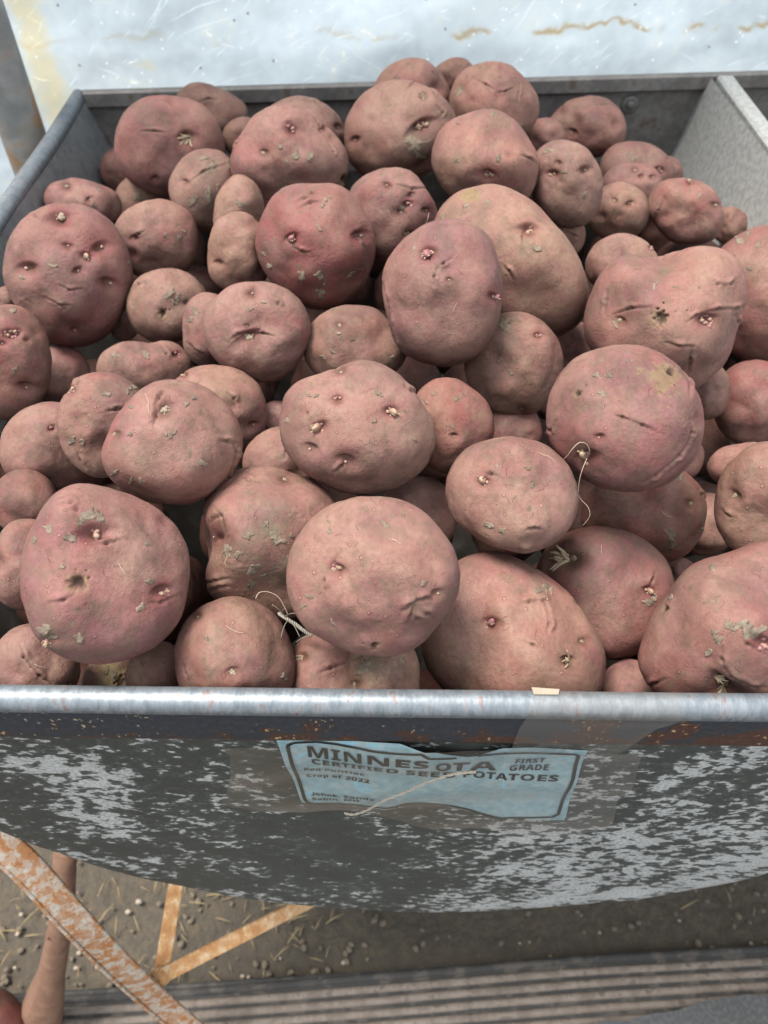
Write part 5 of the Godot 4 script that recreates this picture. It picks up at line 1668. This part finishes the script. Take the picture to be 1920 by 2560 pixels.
	potato("dark orange-red potato under the big pale pink one with a dry tan scab", Vector3(0.1834, 0.7000, -0.3436), Vector3(-0.3286, 0.7165, 0.6154), [35.9, 37.7, 37.9, 37.7, 36.7, 34.2, 35.8, 39.8, 46.0, 43.5, 35.9, 31.9], [32.5, 0.10, 0.80, 2, 0.15],
		[[22.2, 16.3, 2.9, 2], [20.0, 5.6, 4.5, 6]],
		[[23.4, 26.5, 27.4, 24.0, 31.3, 22.1]],
		[[9.8, 29.9, 3.2], [18.0, -8.5, 4.2], [21.4, -14.0, 2.9], [35.6, 2.5, 1.9]])
	potato("biggest pale pink round potato with tan scar, straight crack and long root threads", Vector3(0.1428, 0.7966, -0.3345), Vector3(-0.3015, 0.6406, 0.7062), [42.7, 41.2, 41.6, 43.8, 45.1, 44.2, 43.2, 44.0, 45.4, 47.0, 47.2, 44.6], [38.0, 0.20, 0.40, 2, 0.50],
		[[-13.9, -25.9, 4.4, 0], [-29.5, 6.8, 1.9, 5], [-10.5, -13.1, 2.2, 4], [36.3, 9.9, 3.3, 6], [12.8, 27.5, 7.1, 9], [15.2, 31.4, 2.7, 5], [-17.9, -23.0, 6.6, 10]],
		[[-6.6, 0.2, -2.0, 0.3, 1.9, -0.0], [1.9, -0.0, 9.3, -1.1, 15.8, -2.1], [32.4, 8.9, 35.6, 1.5, 35.3, -5.0], [35.3, -5.0, 32.8, -11.8, 28.8, -18.6], [28.8, -18.6, 23.9, -25.7, 19.4, -30.5], [-42.9, -16.9, -39.0, -18.2, -37.2, -11.0], [20.6, 34.4, 26.6, 27.8, 28.3, 20.1]],
		[[-16.4, 10.2, 2.2], [-23.0, 19.1, 2.5], [-15.8, 20.7, 1.9], [-13.2, 3.5, 1.1], [-8.8, 30.5, 1.4]])
	potato("tan and pink potato above the big orange-pink one, with fine root hairs at its eye", Vector3(0.2312, 0.7571, -0.3056), Vector3(-0.4496, 0.6668, 0.5943), [33.5, 31.3, 30.3, 31.1, 33.9, 36.3, 36.0, 32.2, 29.0, 29.3, 32.1, 34.9], [28.0, 0.55, 0.25, 1, 0.15],
		[[-16.4, -4.8, 3.1, 2]],
		[[-19.1, -16.1, -14.1, -17.3, -9.8, -17.1]],
		[])
	potato("dark tip of a potato below the smooth dark oval one, at far left", Vector3(-0.2568, 0.7273, -0.3342), Vector3(0.4565, 0.6624, 0.5940), [9.4, 9.8, 9.5, 9.0, 8.8, 9.0, 9.5, 9.8, 9.4, 8.9, 8.6, 8.9], [7.9, 0.10, 0.30, 0, 0.15],
		[],
		[],
		[])
	potato("dark red potato deep in the gap above the small one at the left edge", Vector3(-0.2338, 0.7308, -0.3270), Vector3(0.4284, 0.6764, 0.5991), [21.0, 21.7, 21.2, 20.3, 19.9, 20.4, 21.3, 21.6, 20.8, 19.7, 19.2, 19.8], [17.7, 0.00, 0.50, 0, 0.15],
		[],
		[],
		[])
	potato("small pink and tan potato with a red slit, half behind the mud-arched big one", Vector3(-0.2082, 0.7466, -0.2653), Vector3(0.4262, 0.7235, 0.5431), [23.6, 26.4, 24.5, 21.1, 19.8, 21.7, 25.3, 27.3, 24.9, 18.7, 13.9, 17.7], [19.0, 0.40, 0.45, 1, 0.15],
		[[1.4, 6.3, 3.0, 6]],
		[],
		[[-6.1, -4.8, 1.3]])
	potato("pale pink pimpled potato at left with a scabby eye in a pink hollow", Vector3(-0.1208, 0.7973, -0.3122), Vector3(0.2677, 0.6707, 0.6918), [36.3, 37.4, 38.0, 39.7, 38.4, 35.8, 35.7, 34.6, 37.1, 38.5, 34.0, 33.0], [31.4, 0.35, 0.40, 2, 0.15],
		[[1.5, 19.1, 4.5, 2], [-26.5, 12.7, 2.1, 2]],
		[[25.0, -4.6, 29.5, -6.0, 32.7, -8.5], [32.7, -8.5, 32.9, -13.6, 28.1, -21.2], [28.1, -21.2, 24.6, -25.8, 18.0, -29.6], [-2.8, 22.3, 0.4, 26.3, 4.5, 28.5], [-6.2, 12.4, -4.0, 17.2, -2.1, 22.1]],
		[[1.4, 5.1, 2.1], [-1.6, 5.6, 1.3], [12.4, -13.7, 2.4], [12.7, 18.5, 1.8], [17.5, 21.3, 1.6], [-18.7, 10.2, 1.3], [-25.2, -12.9, 1.6], [-19.9, -14.3, 1.6], [-31.8, -6.5, 1.8], [-14.5, 23.8, 1.3]])
	potato("knobbly tan potato at the very centre with many deep eyes and a yellow bud cluster", Vector3(-0.0158, 0.7926, -0.3320), Vector3(0.0348, 0.6790, 0.7333), [38.8, 39.3, 40.0, 45.7, 47.5, 43.8, 40.1, 39.3, 42.4, 45.2, 45.7, 38.0], [36.2, 0.75, 0.15, 2, 0.15],
		[[-21.6, 0.7, 3.8, 0], [-31.9, 9.4, 3.8, 6], [-10.9, 15.8, 3.0, 1], [-26.8, -11.1, 3.3, 4], [-7.0, -18.4, 3.8, 4], [20.0, 8.3, 3.6, 0], [-8.6, 33.8, 3.0, 2], [-28.6, 8.5, 1.1, 4]],
		[[30.8, 20.7, 37.0, 16.2, 41.7, 7.7], [27.6, 21.9, 31.6, 19.1, 35.7, 18.4], [-13.9, -25.0, -10.2, -22.4, -6.8, -19.8]],
		[[-27.1, 18.7, 1.9], [12.4, 17.8, 2.7], [-22.2, 18.1, 1.4], [9.2, 3.0, 1.4], [-40.0, 5.1, 1.6], [32.2, -8.7, 1.4]])
	potato("rosy red potato at right with a deep dark stem pit holding a dry straw", Vector3(0.1433, 0.6948, -0.2792), Vector3(-0.2796, 0.7906, 0.5448), [42.6, 42.6, 42.2, 40.6, 40.8, 40.8, 40.3, 41.2, 43.2, 48.2, 48.0, 44.6], [36.9, 0.20, 0.60, 2, 0.15],
		[[-28.9, 13.4, 6.6, 3], [-29.2, 14.2, 8.9, 10], [22.5, 12.3, 3.0, 0]],
		[[21.8, 14.2, 21.8, 18.3, 21.7, 23.6]],
		[[23.5, 4.8, 2.7], [26.3, 8.5, 1.8]])
	potato("brownish leathery oval potato right of centre with a yellow and purple bud", Vector3(0.0734, 0.7764, -0.2938), Vector3(-0.1656, 0.7302, 0.6629), [32.4, 33.3, 35.2, 37.6, 38.0, 35.9, 32.2, 32.3, 36.4, 38.1, 36.4, 33.8], [30.2, 0.70, 0.20, 2, 0.15],
		[[-16.5, 3.3, 3.2, 0]],
		[[-16.9, 5.4, -13.1, 8.2, -8.7, 7.9], [8.3, -30.2, 13.6, -29.7, 18.5, -27.7], [11.4, -18.2, 15.0, -16.2, 19.1, -16.7]],
		[[-10.5, 13.0, 1.3], [6.1, 14.6, 1.9], [10.2, 6.4, 1.3], [-8.5, -19.2, 2.4], [-1.5, -20.6, 2.4]])
	potato("long front potato rising behind the rim right of centre with a large dry straw stub", Vector3(0.0777, 0.7141, -0.2363), Vector3(-0.1693, 0.8405, 0.5147), [42.1, 40.3, 42.0, 50.9, 56.8, 51.8, 47.3, 50.8, 55.4, 55.1, 56.2, 51.9], [43.0, 0.30, 0.35, 2, 0.15],
		[[-14.9, 4.0, 3.8, 0], [30.9, -5.2, 3.5, 3], [37.1, 7.5, 2.7, 2]],
		[[-1.0, 18.5, 2.7, 20.3, 6.4, 21.1], [6.2, 22.1, 10.1, 23.2, 13.6, 17.7], [13.6, 17.7, 15.6, 11.3, 15.3, 7.0], [5.3, -1.3, 9.6, -2.1, 12.5, -2.6], [27.3, 28.4, 31.8, 26.8, 35.2, 23.5]],
		[[9.3, 32.0, 3.0], [5.7, 27.6, 1.9], [13.0, 31.5, 2.2]])
	potato("brown potato in the bottom left corner of the bin with a long thin crack", Vector3(-0.1933, 0.7261, -0.2097), Vector3(0.4110, 0.7951, 0.4460), [23.9, 23.9, 23.1, 23.0, 23.2, 24.7, 25.7, 24.3, 22.8, 21.3, 21.5, 22.8], [20.1, 0.65, 0.15, 2, 0.15],
		[[9.3, -18.8, 1.5, 2]],
		[[-0.5, 13.1, -1.7, 7.4, -1.8, 0.7], [-1.8, 0.7, -0.7, -5.7, 1.4, -12.6]],
		[])
	potato("tan potato behind the rim with a brown rotten hole, under the big front potato", Vector3(-0.1608, 0.6839, -0.2202), Vector3(0.3231, 0.8365, 0.4426), [21.9, 22.0, 20.7, 20.5, 20.9, 21.6, 21.8, 21.0, 20.1, 19.8, 20.3, 21.3], [18.1, 0.80, 0.10, 1, 0.15],
		[[3.0, 1.7, 3.6, 5], [-1.1, 9.3, 7.8, 9]],
		[],
		[[-1.7, 11.2, 3.1], [0.2, 6.2, 2.5]])
	potato("plain brown potato behind the rim beside the one with the rotten hole", Vector3(-0.1281, 0.7101, -0.2122), Vector3(0.2774, 0.8439, 0.4592), [20.2, 20.2, 19.0, 18.9, 19.3, 19.8, 19.7, 19.1, 18.5, 18.4, 18.9, 19.6], [16.6, 0.55, 0.15, 1, 0.15],
		[[-9.7, 11.3, 1.3, 6]],
		[],
		[])
	potato("pink potato behind the rim with a chip of orange husk, below the round front one", Vector3(-0.0303, 0.7099, -0.2114), Vector3(0.0680, 0.8772, 0.4753), [29.3, 28.6, 26.9, 24.2, 24.7, 25.7, 26.6, 26.8, 26.0, 25.0, 26.1, 28.2], [22.8, 0.45, 0.35, 1, 0.15],
		[[-14.4, 14.1, 2.4, 3]],
		[[-6.3, 3.4, 0.6, 5.1, 8.7, 6.7]],
		[])
	potato("brown soil-stained front potato behind the rim, below the round front one", Vector3(0.0001, 0.7299, -0.1992), Vector3(-0.0003, 0.8806, 0.4739), [26.0, 24.9, 21.3, 19.0, 21.1, 23.1, 24.1, 23.1, 21.1, 18.8, 22.6, 26.1], [19.4, 0.75, 0.15, 1, 0.15],
		[[-16.2, -2.0, 2.8, 2], [-3.8, 7.4, 10.0, 10]],
		[[-15.6, 11.0, -10.1, 14.8, -3.8, 17.3]],
		[[-10.1, 7.4, 3.5], [-13.8, 3.7, 2.5], [9.5, 9.3, 2.0], [-17.5, -4.9, 2.3]])
	potato("shadowed potato behind the rim between the long front one and the big orange-pink one", Vector3(0.1502, 0.6771, -0.2207), Vector3(-0.3003, 0.8456, 0.4413), [19.3, 18.4, 17.6, 17.1, 17.3, 18.0, 18.6, 18.6, 18.0, 17.6, 18.2, 19.4], [15.6, 0.30, 0.00, 0, 0.15],
		[],
		[],
		[])
	potato("biggest front potato at the left with a mud-arched red eye and a round tan hole", Vector3(-0.1441, 0.7832, -0.2313), Vector3(0.3448, 0.7581, 0.5534), [48.8, 43.9, 42.5, 43.2, 43.1, 44.6, 45.2, 45.8, 44.3, 40.0, 39.7, 41.5], [37.5, 0.30, 0.35, 2, 0.15],
		[[3.3, 20.8, 5.0, 7], [-33.6, -15.3, 6.2, 10], [-12.1, 1.6, 3.6, 5], [21.6, -19.6, 3.8, 1], [-33.9, -17.7, 2.6, 0], [37.2, 13.0, 3.1, 6]],
		[[-26.7, -2.0, -20.8, -3.6, -14.9, -3.1], [12.8, -21.8, 19.1, -24.6, 27.6, -25.2], [0.9, 15.9, 7.0, 13.1, 14.3, 11.8], [-5.8, 39.1, 0.4, 36.9, 6.7, 37.5], [-3.2, 34.1, 1.1, 32.9, 3.8, 34.9]],
		[[1.0, 27.3, 3.3], [5.8, 28.3, 3.3], [9.1, 25.8, 2.1], [-6.8, 21.4, 2.4], [-13.4, 29.6, 1.9], [9.1, -21.6, 2.4], [-32.9, -12.6, 3.3], [-31.7, -16.3, 2.1], [17.1, -12.1, 1.9], [-20.9, 27.3, 1.4], [-21.9, -22.5, 1.9], [23.4, 5.0, 1.4], [-15.1, 11.0, 1.2]])
	potato("small smooth front potato behind the rim left of centre with a grey crusty eye", Vector3(-0.0812, 0.7382, -0.2086), Vector3(0.1908, 0.8505, 0.4902), [32.5, 32.1, 31.8, 31.3, 34.2, 35.8, 33.2, 31.6, 31.5, 31.0, 31.9, 32.7], [27.9, 0.35, 0.45, 2, 0.15],
		[[-2.5, -6.9, 3.3, 2], [-12.2, 27.4, 2.3, 2], [-21.9, -10.6, 1.5, 4]],
		[[-25.3, 3.3, -25.1, -0.6, -25.4, -3.6]],
		[[-10.2, 13.2, 1.5], [21.9, -17.7, 2.0]])
	potato("large round front potato at the centre with a pink knobbly bud in an upright slit", Vector3(-0.0057, 0.7916, -0.2237), Vector3(0.0149, 0.8094, 0.5871), [40.1, 41.2, 42.3, 43.4, 41.3, 40.6, 39.4, 39.1, 42.2, 43.2, 42.5, 41.9], [35.6, 0.45, 0.30, 2, 0.15],
		[[-16.6, 4.0, 3.2, 1], [30.4, -8.5, 2.5, 4], [0.0, -33.4, 1.9, 5]],
		[[-15.3, 12.8, -18.4, 7.3, -22.0, 1.4], [-22.0, 1.4, -22.7, -1.8, -23.0, -5.3], [13.5, -16.2, 16.6, -13.5, 20.3, -11.7], [20.3, -11.7, 24.1, -10.6, 28.7, -11.0], [15.5, -22.8, 16.9, -18.7, 18.7, -13.5], [19.3, -18.8, 20.8, -20.4, 22.0, -21.6], [23.9, -17.1, 25.5, -18.2, 27.3, -19.0]],
		[[-20.3, 22.0, 1.4], [6.3, 24.7, 1.9], [-30.9, -9.3, 1.9], [-34.8, -14.2, 1.4], [23.6, -3.3, 1.4], [-20.0, -22.5, 1.9]])
	potato("big orange-pink lobed front potato with a thick grey mud smear and straw roots", Vector3(0.1861, 0.7464, -0.2209), Vector3(-0.4075, 0.7745, 0.4839), [54.6, 45.8, 41.6, 41.4, 43.6, 44.1, 49.6, 51.3, 39.8, 35.4, 37.4, 41.4], [37.7, 0.45, 0.55, 2, 0.15],
		[[16.2, 3.0, 4.3, 1], [12.9, -26.0, 4.3, 3], [7.4, -23.3, 2.8, 3], [15.2, -22.3, 8.5, 10], [-30.8, -6.6, 1.8, 5], [18.8, -28.7, 6.5, 6], [0.6, -17.4, 3.0, 6]],
		[[2.4, -8.8, 5.4, -14.2, 8.9, -17.5], [8.9, -17.5, 14.4, -19.9, 20.4, -19.1], [20.4, -19.1, 24.4, -18.1, 27.5, -15.9], [-17.8, -48.9, -15.5, -44.2, -12.2, -38.8], [7.9, -0.1, 11.6, -1.2, 21.3, -1.2]],
		[[-0.0, 2.4, 3.5], [3.6, 5.3, 3.5], [7.6, 5.0, 3.3], [12.2, 6.8, 3.3], [-1.3, -6.2, 2.5], [-4.3, -4.0, 2.0], [-1.5, -14.7, 2.0], [-21.4, 23.7, 1.8], [-31.0, -0.4, 1.5]])

func small_things() -> void:
	rim_tape(0.0733, 0.1458)
	potato("dark reddish-brown potato lying on the earth left of the wooden stake", Vector3(-0.4581, 0.0679, -0.0899), Vector3(0.4044, 0.9111, 0.0794), [68, 70, 72, 70, 66, 64, 66, 70, 72, 70, 68, 66], [56, 0.0, 0.6, 1, 0.1], [], [], [], "")
	get_child(get_child_count() - 1).get_child(0).material_override.albedo_color = Color(0.45, 0.36, 0.32).linear_to_srgb()
	film("tape", "brownish clear tape with a jagged left end stretched over the seed tag", [[-0.0885, -0.0511], [-0.0841, -0.0608], [-0.0871, -0.0838], [-0.0934, -0.1126], [-0.1006, -0.1315], [-0.0781, -0.1395], [-0.0514, -0.1518], [-0.0186, -0.147], [0.0103, -0.1567], [0.0344, -0.1728], [0.0777, -0.1811], [0.0647, -0.0497], [0.0452, -0.0493]], 0.002, Color(0.50, 0.45, 0.38, 0.06))
	film("tape", "second strip of clear tape over the right end of the seed tag", [[0.0781, -0.1843], [0.1181, -0.1827], [0.1476, -0.1685], [0.1406, -0.1199], [0.1442, -0.104], [0.1401, -0.0695], [0.1367, -0.0456], [0.065, -0.0487]], 0.003, Color(0.58, 0.53, 0.47, 0.04))
	root_hair("long pale root thread arching left from the stem scar of the biggest pale pink potato", [Vector3(0.1149, 0.8013, -0.3026), Vector3(0.1126, 0.8058, -0.3034), Vector3(0.1080, 0.8078, -0.3029), Vector3(0.1043, 0.8043, -0.3013), Vector3(0.1027, 0.7981, -0.3021), Vector3(0.1014, 0.7881, -0.3076), Vector3(0.0986, 0.7785, -0.3144)])
	root_hair("long pale root thread hanging down from the stem scar of the biggest pale pink potato", [Vector3(0.1136, 0.7981, -0.3003), Vector3(0.1109, 0.7917, -0.2956), Vector3(0.1107, 0.7824, -0.2929), Vector3(0.1124, 0.7752, -0.2913), Vector3(0.1175, 0.7708, -0.2880), Vector3(0.1191, 0.7656, -0.2854), Vector3(0.1164, 0.7575, -0.2849)])
	root_hair("thin curled root thread standing above the small smooth front potato", [Vector3(-0.0674, 0.7686, -0.2260), Vector3(-0.0656, 0.7699, -0.2289), Vector3(-0.0612, 0.7677, -0.2308), Vector3(-0.0559, 0.7635, -0.2298), Vector3(-0.0516, 0.7551, -0.2250)])
	root_hair("short pale root curl on the knob of the clumpy-knobbed dusky potato", [Vector3(0.0307, 0.7839, -0.5685), Vector3(0.0327, 0.7900, -0.5683), Vector3(0.0347, 0.7964, -0.5694), Vector3(0.0354, 0.7991, -0.5730)])
	string_thing("frayed piece of twine stuck between the small smooth and the round front potatoes", [Vector3(-0.0571, 0.7511, -0.2282), Vector3(-0.0528, 0.7525, -0.2241), Vector3(-0.0474, 0.7499, -0.2217), Vector3(-0.0436, 0.7478, -0.2195), Vector3(-0.0395, 0.7447, -0.2179)], 0.00095, M.twine, 7)
	string_thing("knotted grey string running slantwise across the seed tag under the tape", [Vector3(0.0501, 0.6932, -0.1634), Vector3(0.0447, 0.6909, -0.1640), Vector3(0.0361, 0.6857, -0.1646), Vector3(0.0252, 0.6758, -0.1648), Vector3(0.0118, 0.6589, -0.1649), Vector3(0.0000, 0.6462, -0.1651), Vector3(-0.0099, 0.6297, -0.1654), Vector3(-0.0189, 0.6206, -0.1658), Vector3(-0.0248, 0.6183, -0.1674)], 0.00072, M.twine, 0)
